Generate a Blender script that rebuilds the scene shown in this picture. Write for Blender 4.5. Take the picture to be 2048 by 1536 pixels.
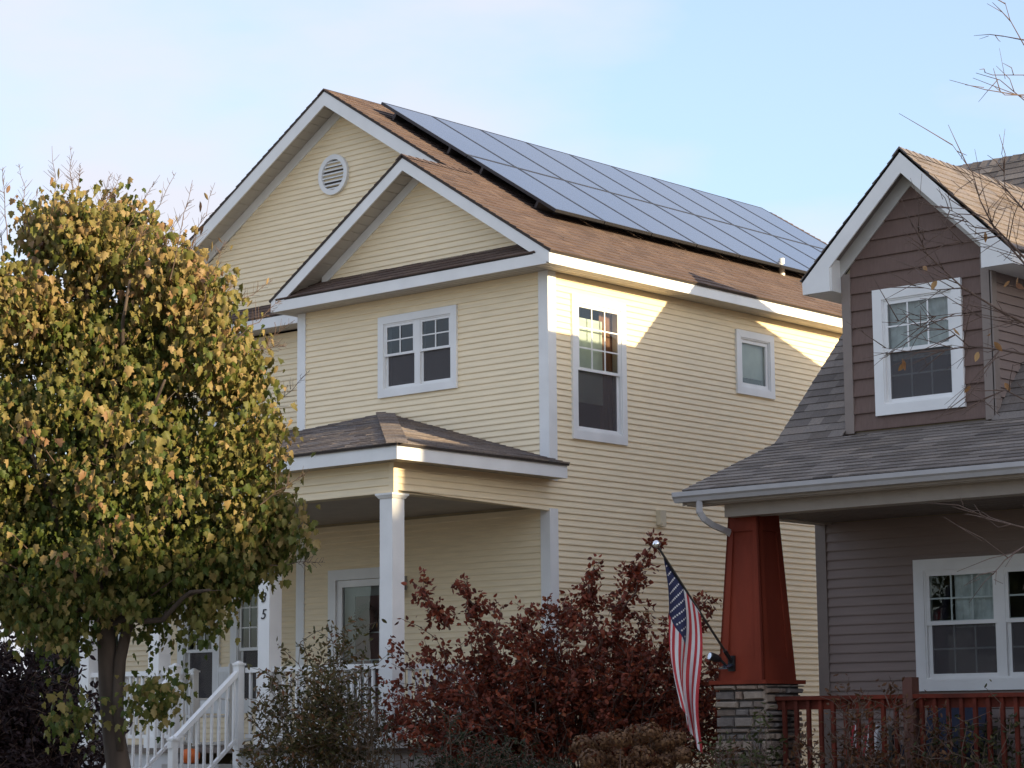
import bpy, math, random
import numpy as np
from mathutils import Vector, Matrix
random.seed(7); RNG = np.random.default_rng(11)
for o in list(bpy.data.objects): bpy.data.objects.remove(o)
scene = bpy.context.scene
COL = scene.collection

# ------------------------------------------------------------------ camera
CAM = np.array([18.424, -21.671, 1.55])
YAW, PITCH, ROLL, FPX = math.radians(-41.2853), math.radians(8.42367), math.radians(-0.46673), 4603.5
def cam_axes():
    cy, sy, cp, sp = math.cos(YAW), math.sin(YAW), math.cos(PITCH), math.sin(PITCH)
    fwd = np.array([sy*cp, cy*cp, sp]); right = np.array([cy, -sy, 0.0]); up = np.cross(right, fwd)
    cr, sr = math.cos(ROLL), math.sin(ROLL)
    return right*cr + up*sr, -right*sr + up*cr, fwd
RIGHT, UP, FWD = cam_axes()
cd = bpy.data.cameras.new('camera'); cam = bpy.data.objects.new('camera', cd); COL.objects.link(cam)
cd.sensor_width = 36; cd.lens = FPX/2048*36; cd.clip_end = 2000; cd.clip_start = 0.1
cam.matrix_world = Matrix(((RIGHT[0], UP[0], -FWD[0], CAM[0]), (RIGHT[1], UP[1], -FWD[1], CAM[1]), (RIGHT[2], UP[2], -FWD[2], CAM[2]), (0, 0, 0, 1)))
scene.camera = cam
def pix(x, y, d):                      # a direction in the photograph turned into a point at distance d
    return CAM + d*(RIGHT*(x-1024)/FPX - UP*(y-768)/FPX + FWD)

# ------------------------------------------------------------------ sky and sun
SUN_EL, SUN_AZ = math.radians(12.1), math.radians(3.3)      # azimuth measured from +X towards +Y
w = bpy.data.worlds.new('World'); scene.world = w; w.use_nodes = True
nt = w.node_tree; nt.nodes.clear()
def N(t, typ, **kw):
    n = t.nodes.new(typ)
    for k, v in kw.items(): setattr(n, k, v)
    return n
sky = N(nt, 'ShaderNodeTexSky', sky_type='NISHITA', sun_disc=False)
sky.sun_elevation = SUN_EL; sky.sun_rotation = math.radians(90) - SUN_AZ
sky.air_density = 1.0; sky.dust_density = 2.2; sky.ozone_density = 3.0
tc = N(nt, 'ShaderNodeTexCoord')
mp = N(nt, 'ShaderNodeMapping'); mp.inputs['Scale'].default_value = (1.0, 1.0, 2.6); mp.inputs['Location'].default_value = (0.97, -0.97, 1.15)
no = N(nt, 'ShaderNodeTexNoise'); no.inputs['Scale'].default_value = 4.2; no.inputs['Detail'].default_value = 7; no.inputs['Roughness'].default_value = 0.5
cr = N(nt, 'ShaderNodeValToRGB'); cr.color_ramp.elements[0].position = 0.40; cr.color_ramp.elements[1].position = 0.66
cr.color_ramp.elements[0].color = (0.35, 0.35, 0.35, 1); cr.color_ramp.elements[1].color = (0.97, 0.97, 0.97, 1)
mx = N(nt, 'ShaderNodeMix', data_type='RGBA')
mx.inputs[7].default_value = (2.08, 2.10, 2.34, 1)          # thin high cloud, in the sky node's own units
bg = N(nt, 'ShaderNodeBackground'); bg.inputs['Strength'].default_value = 0.15
wo = N(nt, 'ShaderNodeOutputWorld')
L = nt.links.new
L(tc.outputs['Generated'], mp.inputs['Vector']); L(mp.outputs['Vector'], no.inputs['Vector']); L(no.outputs['Fac'], cr.inputs['Fac'])
L(cr.outputs['Color'], mx.inputs[0]); L(sky.outputs['Color'], mx.inputs[6]); L(mx.outputs[2], bg.inputs['Color']); L(bg.outputs[0], wo.inputs[0])
sl = bpy.data.lights.new('sun', 'SUN'); so = bpy.data.objects.new('sun', sl); COL.objects.link(so)
sl.energy = 3.0; sl.angle = math.radians(0.5); sl.color = (1.0, 0.80, 0.50)
sdir = Vector((math.cos(SUN_EL)*math.cos(SUN_AZ), math.cos(SUN_EL)*math.sin(SUN_AZ), math.sin(SUN_EL)))
so.rotation_euler = sdir.to_track_quat('Z', 'Y').to_euler()
scene.view_settings.view_transform = 'Standard'; scene.view_settings.look = 'None'
scene.view_settings.exposure = 1.48; scene.view_settings.gamma = 1.0
scene.render.resolution_x, scene.render.resolution_y = 1024, 768

# ------------------------------------------------------------------ materials
MATS = {}
def mat(name, color, rough=0.6, var=0.08, scale=6.0, bump=0.0, bscale=60.0, stretch=(1, 1, 1), spec=0.5, metal=0.0, color2=None, island=None, coat=0.0):
    if name in MATS: return MATS[name]
    m = bpy.data.materials.new(name); m.use_nodes = True; t = m.node_tree
    b = t.nodes['Principled BSDF']; b.inputs['Roughness'].default_value = rough; b.inputs['Metallic'].default_value = metal
    b.inputs['Specular IOR Level'].default_value = spec; b.inputs['Coat Weight'].default_value = coat
    g = N(t, 'ShaderNodeTexCoord'); p = N(t, 'ShaderNodeMapping'); p.inputs['Scale'].default_value = stretch
    t.links.new(g.outputs['Object'], p.inputs['Vector'])
    n = N(t, 'ShaderNodeTexNoise'); n.inputs['Scale'].default_value = scale; n.inputs['Detail'].default_value = 5
    t.links.new(p.outputs['Vector'], n.inputs['Vector'])
    r = N(t, 'ShaderNodeMapRange'); r.inputs[1].default_value = 0.3; r.inputs[2].default_value = 0.7
    r.inputs[3].default_value = 1-var; r.inputs[4].default_value = 1+var
    t.links.new(n.outputs['Fac'], r.inputs[0])
    src = None
    if island:                                              # every piece its own tone
        gi = N(t, 'ShaderNodeNewGeometry'); rp = N(t, 'ShaderNodeValToRGB'); rp.color_ramp.interpolation = 'LINEAR'
        els = rp.color_ramp.elements
        while len(els) < len(island): els.new(0.5)
        for i, c in enumerate(island): els[i].position = i/(len(island)-1); els[i].color = (*c, 1)
        t.links.new(gi.outputs['Random Per Island'], rp.inputs['Fac']); src = rp.outputs['Color']
    mm = N(t, 'ShaderNodeMix', data_type='RGBA', blend_type='MULTIPLY'); mm.inputs[0].default_value = 1
    if src: t.links.new(src, mm.inputs[6])
    elif color2:
        n2 = N(t, 'ShaderNodeTexNoise'); n2.inputs['Scale'].default_value = scale*0.37; n2.inputs['Detail'].default_value = 4
        t.links.new(p.outputs['Vector'], n2.inputs['Vector'])
        cr2 = N(t, 'ShaderNodeValToRGB'); cr2.color_ramp.elements[0].position = 0.42; cr2.color_ramp.elements[1].position = 0.6
        cr2.color_ramp.elements[0].color = (*color, 1); cr2.color_ramp.elements[1].color = (*color2, 1)
        t.links.new(n2.outputs['Fac'], cr2.inputs['Fac']); t.links.new(cr2.outputs['Color'], mm.inputs[6])
    else: mm.inputs[6].default_value = (*color, 1)
    cc = N(t, 'ShaderNodeCombineColor')
    for k in range(3): t.links.new(r.outputs[0], cc.inputs[k])
    t.links.new(cc.outputs[0], mm.inputs[7]); t.links.new(mm.outputs[2], b.inputs['Base Color'])
    if bump:
        bn = N(t, 'ShaderNodeTexNoise'); bn.inputs['Scale'].default_value = bscale; bn.inputs['Detail'].default_value = 4
        t.links.new(p.outputs['Vector'], bn.inputs['Vector'])
        bu = N(t, 'ShaderNodeBump'); bu.inputs['Strength'].default_value = bump; bu.inputs['Distance'].default_value = 0.01
        t.links.new(bn.outputs['Fac'], bu.inputs['Height']); t.links.new(bu.outputs[0], b.inputs['Normal'])
    MATS[name] = m; return m
def leafmat(name, cols, attr=None, obj=False, trans=0.35, rough=0.55):
    m = bpy.data.materials.new(name); m.use_nodes = True; t = m.node_tree; t.nodes.clear()
    rp = N(t, 'ShaderNodeValToRGB'); els = rp.color_ramp.elements
    while len(els) < len(cols): els.new(0.5)
    for i, (pos, c) in enumerate(cols): els[i].position = pos; els[i].color = (*c, 1)
    if obj: s = N(t, 'ShaderNodeObjectInfo').outputs['Random']
    elif attr: s = N(t, 'ShaderNodeAttribute', attribute_name=attr).outputs['Fac']
    else: s = N(t, 'ShaderNodeNewGeometry').outputs['Random Per Island']
    t.links.new(s, rp.inputs['Fac'])
    b = N(t, 'ShaderNodeBsdfPrincipled'); b.inputs['Roughness'].default_value = rough; b.inputs['Specular IOR Level'].default_value = 0.35
    tr = N(t, 'ShaderNodeBsdfTranslucent'); mx = N(t, 'ShaderNodeMixShader'); mx.inputs[0].default_value = trans
    t.links.new(rp.outputs[0], b.inputs['Base Color']); t.links.new(rp.outputs[0], tr.inputs['Color'])
    t.links.new(b.outputs[0], mx.inputs[1]); t.links.new(tr.outputs[0], mx.inputs[2])
    o = N(t, 'ShaderNodeOutputMaterial'); t.links.new(mx.outputs[0], o.inputs[0]); return m
def glassmat(name, tint=(0.75, 0.8, 0.8), gain=1.3):
    m = bpy.data.materials.new(name); m.use_nodes = True; t = m.node_tree; t.nodes.clear()
    tr = N(t, 'ShaderNodeBsdfTransparent'); tr.inputs[0].default_value = (*tint, 1)
    gl = N(t, 'ShaderNodeBsdfGlossy'); gl.inputs['Roughness'].default_value = 0.01; gl.inputs[0].default_value = (1, 1, 1, 1)
    fr = N(t, 'ShaderNodeFresnel'); fr.inputs[0].default_value = 1.5
    ml = N(t, 'ShaderNodeMath', operation='MULTIPLY', use_clamp=True); ml.inputs[1].default_value = gain
    nz = N(t, 'ShaderNodeTexNoise'); nz.inputs['Scale'].default_value = 1.6
    bu = N(t, 'ShaderNodeBump'); bu.inputs['Strength'].default_value = 0.15; bu.inputs['Distance'].default_value = 0.02
    t.links.new(nz.outputs['Fac'], bu.inputs['Height']); t.links.new(bu.outputs[0], gl.inputs['Normal'])
    mx = N(t, 'ShaderNodeMixShader'); o = N(t, 'ShaderNodeOutputMaterial')
    t.links.new(fr.outputs[0], ml.inputs[0]); t.links.new(ml.outputs[0], mx.inputs[0]); t.links.new(tr.outputs[0], mx.inputs[1]); t.links.new(gl.outputs[0], mx.inputs[2]); t.links.new(mx.outputs[0], o.inputs[0])
    return m
def screenmat():
    m = bpy.data.materials.new('screen_mesh'); m.use_nodes = True; t = m.node_tree; t.nodes.clear()
    tr = N(t, 'ShaderNodeBsdfTransparent'); df = N(t, 'ShaderNodeBsdfDiffuse'); df.inputs[0].default_value = (0.13, 0.12, 0.125, 1)
    mx = N(t, 'ShaderNodeMixShader'); mx.inputs[0].default_value = 0.6; o = N(t, 'ShaderNodeOutputMaterial')
    t.links.new(tr.outputs[0], mx.inputs[1]); t.links.new(df.outputs[0], mx.inputs[2]); t.links.new(mx.outputs[0], o.inputs[0]); return m
YEL = mat('cream_vinyl', (0.90, 0.757, 0.52), 0.55, 0.07, 2.5, 0.10, 40, (1, 1, 12))
WHT = mat('white_trim', (0.81, 0.81, 0.80), 0.45, 0.05, 3.0)
WALLW = mat('wall_sheathing', (0.35, 0.28, 0.17), 0.8)
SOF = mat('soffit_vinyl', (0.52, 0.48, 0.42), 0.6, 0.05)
SHY = mat('brown_shingle', (0, 0, 0), 0.9, 0.18, 55, 0.5, 160, island=[(0.080, 0.051, 0.041), (0.106, 0.067, 0.053), (0.122, 0.080, 0.063), (0.095, 0.064, 0.055), (0.142, 0.095, 0.074)])
SHP = mat('flecked_shingle', (0, 0, 0), 0.85, 0.25, 40, 0.5, 160, island=[(0.12, 0.10, 0.095), (0.17, 0.135, 0.115), (0.21, 0.175, 0.16), (0.15, 0.14, 0.15), (0.25, 0.20, 0.16)])  # greyer, tan-flecked tones than the main roof shingle
SHB = mat('grey_shingle', (0, 0, 0), 0.85, 0.18, 55, 0.5, 160, island=[(0.095, 0.080, 0.072), (0.155, 0.132, 0.118), (0.205, 0.178, 0.16), (0.118, 0.098, 0.085), (0.245, 0.208, 0.18)])
DECK = mat('roof_deck', (0.05, 0.04, 0.035), 0.9)
BRS = mat('brown_shake', (0.15, 0.094, 0.076), 0.7, 0.10, 5, 0.35, 30, (12, 12, 1))
TAU = mat('taupe_vinyl', (0.245, 0.185, 0.162), 0.6, 0.05, 3, 0.1, 40, (1, 1, 12))
TRB = mat('taupe_trim', (0.24, 0.195, 0.17), 0.6, 0.06)
BEAM = mat('tan_beam', (0.36, 0.31, 0.27), 0.6, 0.06)
RED = mat('barn_red_paint', (0.21, 0.038, 0.019), 0.75, 0.14, 4, 0.25, 40, (1, 1, .3), spec=0.18, color2=(0.165, 0.029, 0.015))
RAILR = mat('weathered_red_rail', (0.155, 0.031, 0.018), 0.8, 0.2, 6, 0.3, 40, spec=0.15, color2=(0.095, 0.024, 0.016))
GUT = mat('gutter_metal', (0.46, 0.45, 0.46), 0.4, 0.06)
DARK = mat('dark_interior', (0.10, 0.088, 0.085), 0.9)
BLIND = mat('window_blind', (0.72, 0.77, 0.69), 0.8, 0.05, 8, color2=(0.66, 0.71, 0.65))
LACE = mat('lace_curtain', (0.74, 0.76, 0.74), 0.9, 0.15, 14, 0.3, 30, color2=(0.60, 0.62, 0.61))
WOODIN = mat('brown_curtain', (0.28, 0.13, 0.07), 0.7, 0.2, 5)
GLASS = glassmat('window_glass'); SCREEN = screenmat()
PORCHFL = mat('porch_floor', (0.16, 0.13, 0.11), 0.7)
CONC = mat('concrete', (0.42, 0.40, 0.37), 0.9, 0.12, 6, 0.2)
BARK = mat('bark', (0.075, 0.055, 0.042), 0.9, 0.35, 9, 0.8, 22, (1, 1, 0.25))
TWIG = mat('twig_bark', (0.13, 0.085, 0.065), 0.85, 0.2)
BLACK = mat('black_plastic', (0.015, 0.015, 0.017), 0.45)
METAL = mat('dark_metal', (0.09, 0.085, 0.08), 0.4, metal=0.6)
CHROME = mat('bright_metal', (0.85, 0.85, 0.87), 0.12, metal=1.0)

# ------------------------------------------------------------------ mesh helpers
class MB:
    def __init__(s): s.v = []; s.f = []; s.m = []
    def add(s, vs, fs, mi=0):
        k = len(s.v); s.v += [tuple(float(c) for c in p) for p in vs]
        for f in fs: s.f.append([k+i for i in f]); s.m.append(mi)
        return s
    def box(s, x0, x1, y0, y1, z0, z1, mi=0):
        return s.hexa([(x0, y0, z0), (x1, y0, z0), (x1, y1, z0), (x0, y1, z0)], [(x0, y0, z1), (x1, y0, z1), (x1, y1, z1), (x0, y1, z1)], mi)
    def hexa(s, lo, hi, mi=0):
        n = len(lo)
        return s.add(list(lo)+list(hi), [list(range(n))[::-1], list(range(n, 2*n))]+[[i, (i+1) % n, n+(i+1) % n, n+i] for i in range(n)], mi)
    def prism(s, poly, vec, mi=0):
        return s.hexa(poly, [tuple(np.array(p)+np.array(vec)) for p in poly], mi)
    def tube(s, pts, rad, n=6, mi=0, cap=True):
        pts = [np.array(p, float) for p in pts]
        if not hasattr(rad, '__len__'): rad = [rad]*len(pts)
        k = len(s.v); ref = np.array([0.31, 0.17, 0.93])
        for i, p in enumerate(pts):
            t = pts[min(i+1, len(pts)-1)]-pts[max(i-1, 0)]; t = t/(np.linalg.norm(t)+1e-9)
            a = np.cross(t, ref)
            if np.linalg.norm(a) < 1e-3: a = np.cross(t, [1, 0, 0])
            a /= np.linalg.norm(a); b = np.cross(t, a)
            for j in range(n):
                q = 2*math.pi*j/n; s.v.append(tuple(p+rad[i]*(math.cos(q)*a+math.sin(q)*b)))
        for i in range(len(pts)-1):
            for j in range(n):
                s.f.append([k+i*n+j, k+i*n+(j+1) % n, k+(i+1)*n+(j+1) % n, k+(i+1)*n+j]); s.m.append(mi)
        if cap:
            s.f.append([k+j for j in range(n)][::-1]); s.m.append(mi)
            s.f.append([k+(len(pts)-1)*n+j for j in range(n)]); s.m.append(mi)
        return s
    def lathe(s, c, prof, n=16, mi=0, squash=None):
        k = len(s.v)
        for r, z in prof:
            for j in range(n):
                q = 2*math.pi*j/n; rr = r*(squash(q) if squash else 1); s.v.append((c[0]+rr*math.cos(q), c[1]+rr*math.sin(q), c[2]+z))
        for i in range(len(prof)-1):
            for j in range(n): s.f.append([k+i*n+j, k+i*n+(j+1) % n, k+(i+1)*n+(j+1) % n, k+(i+1)*n+j]); s.m.append(mi)
        s.f.append([k+j for j in range(n)][::-1]); s.m.append(mi); s.f.append([k+(len(prof)-1)*n+j for j in range(n)]); s.m.append(mi)
        return s
    def build(s, name, mats, parent=None, smooth=False, **props):
        me = bpy.data.meshes.new(name); me.from_pydata(s.v, [], s.f)
        for m in (mats if isinstance(mats, (list, tuple)) else [mats]): me.materials.append(m)
        if max(s.m, default=0) > 0: me.polygons.foreach_set('material_index', s.m)
        if smooth: me.polygons.foreach_set('use_smooth', [True]*len(me.polygons))
        me.update(); return link(name, me, parent, **props)
def link(name, data, parent=None, **props):
    o = bpy.data.objects.new(name, data); COL.objects.link(o)
    if parent is not None:
        o.parent = parent
        if parent.type == 'EMPTY': o.matrix_parent_inverse = Matrix.Translation(-parent.location)
    for k, v in props.items(): o[k] = v
    return o
def thing(name, label, cat, loc, group=None):
    o = bpy.data.objects.new(name, None); COL.objects.link(o); o.location = loc; o.empty_display_size = 0.3
    o['label'] = label; o['category'] = cat
    if group: o['group'] = group
    return o
def fastmesh(name, V, F, mats, tone=None):
    me = bpy.data.meshes.new(name); nv, nf = len(V), len(F); k = F.shape[1]
    me.vertices.add(nv); me.vertices.foreach_set('co', np.ascontiguousarray(V, dtype=np.float32).ravel())
    me.loops.add(nf*k); me.loops.foreach_set('vertex_index', F.ravel().astype(np.int32))
    me.polygons.add(nf); me.polygons.foreach_set('loop_start', np.arange(0, nf*k, k, dtype=np.int32))
    me.update(calc_edges=True); me.validate()
    for m in mats: me.materials.append(m)
    if tone is not None:
        a = me.attributes.new('tone', 'FLOAT', 'POINT'); a.data.foreach_set('value', tone.astype(np.float32))
    return me

# ---- walls of lapped boards. P(a, z, d): a along the wall, d outwards
def front(Y): return lambda a, z, d=0.0: (a, Y-d, z)
def sideX(X): return lambda a, z, d=0.0: (X+d, a, z)
def boards(P, wall, rng, z0, z1, expo, material, openings=(), lip=0.016, name='siding_board'):
    nrow = int(math.ceil((z1-z0)/expo-1e-6))
    for i in range(nrow):
        b, t = z0+i*expo, min(z0+(i+1)*expo, z1); c = (b+t)/2
        lo0, hi0 = rng(b); lo1, hi1 = rng(t)
        if hi0-lo0 < 0.03: continue
        if hi1 < lo1: lo1 = hi1 = (lo1+hi1)/2
        segs = [(lo0, hi0, lo1, hi1)]
        for (a0, a1, q0, q1) in openings:
            if q0 < c < q1:
                ns = []
                for (l0, h0, l1, h1) in segs:
                    if a1 <= l0 or a0 >= h0: ns.append((l0, h0, l1, h1)); continue
                    if a0 > l0: ns.append((l0, a0, l1, a0))
                    if a1 < h0: ns.append((a1, h0, a1, h1))
                segs = ns
        if not segs: continue
        j = random.uniform(-0.0015, 0.0015)
        for (l0, h0, l1, h1) in segs:
            m = MB(); vs = [P(l0, b, -0.004), P(h0, b, -0.004), P(l0, b, lip+j), P(h0, b, lip+j), P(l0, b+0.012, lip+0.001+j), P(h0, b+0.012, lip+0.001+j), P(l1, t+0.004, 0.002), P(h1, t+0.004, 0.002)]
            m.add(vs, [[0, 1, 3, 2], [2, 3, 5, 4], [4, 5, 7, 6], [0, 2, 4, 6], [1, 7, 5, 3]])
            m.build(name, material, wall)
def sheet(P, a0, a1, z0, z1, openings, name, material, parent, d=-0.01):
    A = sorted({a0, a1, *[v for o in openings for v in o[:2]]}); Z = sorted({z0, z1, *[v for o in openings for v in o[2:]]})
    m = MB()
    for i in range(len(A)-1):
        for j in range(len(Z)-1):
            ca, cz = (A[i]+A[i+1])/2, (Z[j]+Z[j+1])/2
            if any(o[0] < ca < o[1] and o[2] < cz < o[3] for o in openings): continue
            q = [P(A[i], Z[j], d), P(A[i+1], Z[j], d), P(A[i+1], Z[j+1], d), P(A[i], Z[j+1], d)]
            qi = [P(A[i], Z[j], d-0.08), P(A[i+1], Z[j], d-0.08), P(A[i+1], Z[j+1], d-0.08), P(A[i], Z[j+1], d-0.08)]
            m.hexa(q, qi)
    return m.build(name, material, parent)
def pbox(m, P, a0, a1, z0, z1, d0, d1, mi=0):
    lo = [P(a0, z0, d0), P(a1, z0, d0), P(a1, z1, d0), P(a0, z1, d0)]; hi = [P(a0, z0, d1), P(a1, z0, d1), P(a1, z1, d1), P(a0, z1, d1)]
    return m.hexa(lo, hi, mi)
def frame(m, P, a0, a1, z0, z1, w, d0, d1, mi=0, wb=None):
    wb = wb or w                                             # four mitred boards
    o = [(a0, z0), (a1, z0), (a1, z1), (a0, z1)]; i = [(a0+w, z0+wb), (a1-w, z0+wb), (a1-w, z1-w), (a0+w, z1-w)]
    for k in range(4):
        n = (k+1) % 4; g = 0.0012
        q = [o[k], o[n], i[n], i[k]]
        m.hexa([P(a, z, d0) for a, z in q], [P(a, z, d1-g*(k % 2)) for a, z in q], mi)
    return i[0][0], i[1][0], i[0][1], i[2][1]
def sash(win, P, a0, a1, z0, z1, w, d0, d1, cols=0, rows=0, screen=False, mdepth=0.006, faint=False):
    m = MB(); A0, A1, Z0, Z1 = frame(m, P, a0, a1, z0, z1, w, d0, d1); m.build('sash', WHT, win)
    dm = (d0+d1)/2
    g = MB(); g.add([P(A0, Z0, dm), P(A1, Z0, dm), P(A1, Z1, dm), P(A0, Z1, dm)], [[0, 1, 2, 3]]); g.build('pane', GLASS, win)
    mw = 0.009; dd = dm+0.002 if not faint else dm-0.012
    for c in range(1, cols):
        x = A0+(A1-A0)*c/cols; q = MB(); pbox(q, P, x-mw, x+mw, Z0, Z1, dd, dd+mdepth); q.build('muntin', WHT, win)
    for r in range(1, rows):
        z = Z0+(Z1-Z0)*r/rows; q = MB(); pbox(q, P, A0, A1, z-mw, z+mw, dd+0.001, dd+mdepth+0.001); q.build('muntin', WHT, win)
    if screen:
        q = MB(); q.add([P(A0, Z0, d1-0.003), P(A1, Z0, d1-0.003), P(A1, Z1, d1-0.003), P(A0, Z1, d1-0.003)], [[0, 1, 2, 3]]); q.build('insect_screen', SCREEN, win)
    return A0, A1, Z0, Z1
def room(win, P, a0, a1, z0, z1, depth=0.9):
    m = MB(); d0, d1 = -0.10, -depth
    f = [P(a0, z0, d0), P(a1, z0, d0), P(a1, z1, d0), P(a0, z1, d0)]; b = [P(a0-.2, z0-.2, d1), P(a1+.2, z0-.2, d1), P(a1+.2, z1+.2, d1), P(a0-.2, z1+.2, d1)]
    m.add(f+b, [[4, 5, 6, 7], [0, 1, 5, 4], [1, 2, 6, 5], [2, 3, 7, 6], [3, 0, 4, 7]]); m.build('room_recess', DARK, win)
def plane(win, P, a0, a1, z0, z1, d, material, name, wav=0.0, n=1):
    m = MB(); vs = []; 
    for i in range(n+1):
        a = a0+(a1-a0)*i/n; dd = d+wav*math.sin(i*1.9)
        vs += [P(a, z0, dd), P(a, z1, dd)]
    m.add(vs, [[2*i, 2*i+2, 2*i+3, 2*i+1] for i in range(n)]); return m.build(name, material, win)
# ---- shingled roof planes
def shingles(poly, parent, material, expo=0.135, thick=0.012, w=(0.16, 0.36), lift=0.006, seed=1, name='shingles'):
    r = random.Random(seed); p = [np.array(q, float) for q in poly]
    u = p[1]-p[0]; u /= np.linalg.norm(u); n = np.cross(p[1]-p[0], p[-1]-p[0]); n /= np.linalg.norm(n)
    if n[2] < 0: n = -n
    v = np.cross(n, u)
    if v[2] < 0: v = -v
    uv = [((q-p[0])@u, (q-p[0])@v) for q in p]; vmax = max(b for a, b in uv); vmin = min(b for a, b in uv)
    def span(t):
        xs = []
        for i in range(len(uv)):
            (a0, b0), (a1, b1) = uv[i], uv[(i+1) % len(uv)]
            if (b0-t)*(b1-t) <= 0 and abs(b1-b0) > 1e-9: xs.append(a0+(a1-a0)*(t-b0)/(b1-b0))
            elif abs(b0-t) < 1e-6 and abs(b1-t) < 1e-6: xs += [a0, a1]
        return (min(xs), max(xs)) if xs else None
    m = MB(); t = vmin
    while t < vmax-0.01:
        t1 = min(t+expo, vmax); s0, s1 = span(t+1e-5), span(t1-1e-5)
        if not s0: t = t1; continue
        s1 = s1 or s0; x = min(s0[0], s1[0])-r.random()*w[1]; top = max(s0[1], s1[1])
        while x < top:
            x2 = x+r.uniform(*w)
            c = [min(max(x, s0[0]), s0[1]), min(max(x2, s0[0]), s0[1]), min(max(x2, s1[0]), s1[1]), min(max(x, s1[0]), s1[1])]
            if c[1]-c[0] > 0.01 or c[2]-c[3] > 0.01:
                h = thick+r.random()*lift; jb = r.uniform(0, 0.006)
                def pt(a, b, k): return p[0]+u*a+v*b+n*k
                vs = [pt(c[0], t-jb, h), pt(c[1], t-jb, h), pt(c[2], t1+0.01, 0.004), pt(c[3], t1+0.01, 0.004), pt(c[0], t-jb, 0.0), pt(c[1], t-jb, 0.0)]
                m.add(vs, [[0, 1, 2, 3], [4, 5, 1, 0], [4, 0, 3], [1, 5, 2]])
            x = x2
        t = t1
    o = m.build(name, material, parent); o['kind'] = 'stuff'; return o
def slab(poly, thick, name, material, parent):
    p = [np.array(q, float) for q in poly]; n = np.cross(p[1]-p[0], p[2]-p[0]); n /= np.linalg.norm(n)
    if n[2] < 0: n = -n
    return MB().hexa([tuple(q-n*thick) for q in p], [tuple(q-n*0.002) for q in p]).build(name, material, parent)
def capline(A, B, parent, material, half=0.13, drop=(0.05, 0.05), side=None, expo=0.14, name='ridge_cap'):
    A, B = np.array(A, float), np.array(B, float); t = (B-A); Ln = np.linalg.norm(t); t /= Ln
    s1, s2 = [np.array(q, float)/np.linalg.norm(q) for q in side]; m = MB(); k = 0.0
    while k < Ln:
        a = A+t*k; b = A+t*min(k+expo*1.05, Ln); up = np.array([0, 0, 1.0]); h0, h1 = 0.022, 0.012
        vs = [a+up*h0, a+s1*half+up*h0, b+s1*half+up*h1, b+up*h1, a+s2*half+up*h0, b+s2*half+up*h1, a+s1*half, a, a+s2*half]
        m.add(vs, [[0, 1, 2, 3], [4, 0, 3, 5], [6, 1, 0, 7], [7, 0, 4, 8]]); k += expo
    o = m.build(name, material, parent); o['kind'] = 'stuff'; return o

# ================================================================== GROUND
GND = mat('lawn_and_leaf_litter', (0.25, 0.22, 0.13), 0.95, 0.3, 2, 0.5, 20, color2=(0.33, 0.25, 0.15))
prof = [(-400, 0), (-24.6, 0), (-24.4, 0), (-9.2, 0.0), (-6.6, 0.35), (14, 0.35), (400, 0.35)]
m = MB(); vs = []
for y, z in prof: vs += [(-400, y, z), (400, y, z)]
m.add(vs, [[2*i, 2*i+1, 2*i+3, 2*i+2] for i in range(len(prof)-1)]); m.build('ground', GND, kind='structure')
ROADM = mat('asphalt', (0.10, 0.10, 0.10), 0.9, 0.2, 8, 0.4, 60)
MB().box(-400, 400, -19.6, -12.6, -0.2, 0.004).build('road', ROADM, kind='structure')
MB().box(-400, 400, -12.6, -12.45, -0.2, 0.12).build('kerb', CONC, kind='structure')
MB().box(-400, 400, -19.75, -19.6, -0.2, 0.12).build('kerb', CONC, kind='structure')
MB().box(-400, 400, -10.9, -9.5, -0.2, 0.03).build('pavement', CONC, kind='structure')
MB().box(-400, 400, -22.9, -20.6, -0.2, 0.03).build('pavement', CONC, kind='structure')

# ================================================================== YELLOW HOUSE
H = thing('yellow_house', 'cream yellow two-storey house with white trim and solar panels on its roof', 'house', (-4.7, 5, 0.35))
EX = 0.078; SO, FT = 7.2, 7.365        # soffit, fascia top
RX, SL = 0.353, 0.64                   # eave overhang, roof slope
AX, AZ = -4.60, FT+SL*(RX+4.60)        # main ridge
BX, BZ = -2.17, FT+SL*(RX+2.17)        # small gable ridge
YM, YR, YS, YE = 0.914, 0.561, -0.353, 11.6
ov = lambda z: (0, 0)
# --- side wall
win_side = (0.435, 1.525, 5.11, 6.965); win_small = (3.98, 4.88, 6.05, 6.95)
P = sideX(0.0)
ops = [(a0+.06, a1-.06, z0+.06, z1-.06) for a0, a1, z0, z1 in (win_side, win_small)]
W = sheet(P, 0.02, 11.25, 0.4, SO, ops, 'side_wall', WALLW, H)
boards(P, W, lambda z: (0.13 if (z > 4.55-.001 or z < 4.19) else -2.765, 11.25), SO-EX*86, SO, EX, YEL, ops)
# --- bay front wall
win_f = (-2.95, -1.523, 5.865, 6.955)
P0 = front(0.0); opf = [(win_f[0]+.06, win_f[1]-.06, win_f[2]+.06, win_f[3]-.06)]
door = (-3.89, -2.72, 1.32, 3.62); opd = [(door[0]+.08, door[1]-.08, 1.30, door[3]-.08)]
W = sheet(P0, -4.5, -0.02, 1.2, SO, opf+opd, 'front_wall', WALLW, H)
boards(P0, W, lambda z: (-4.37, -0.13), SO-EX*33, SO, EX, YEL, opf)
boards(P0, W, lambda z: (-4.37, -0.13), 4.21-EX*37, 4.21, EX, YEL, opd)
MB().box(-4.5, -4.44, 0.03, YM, 1.2, SO).build('return_wall', YEL, H)
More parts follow.
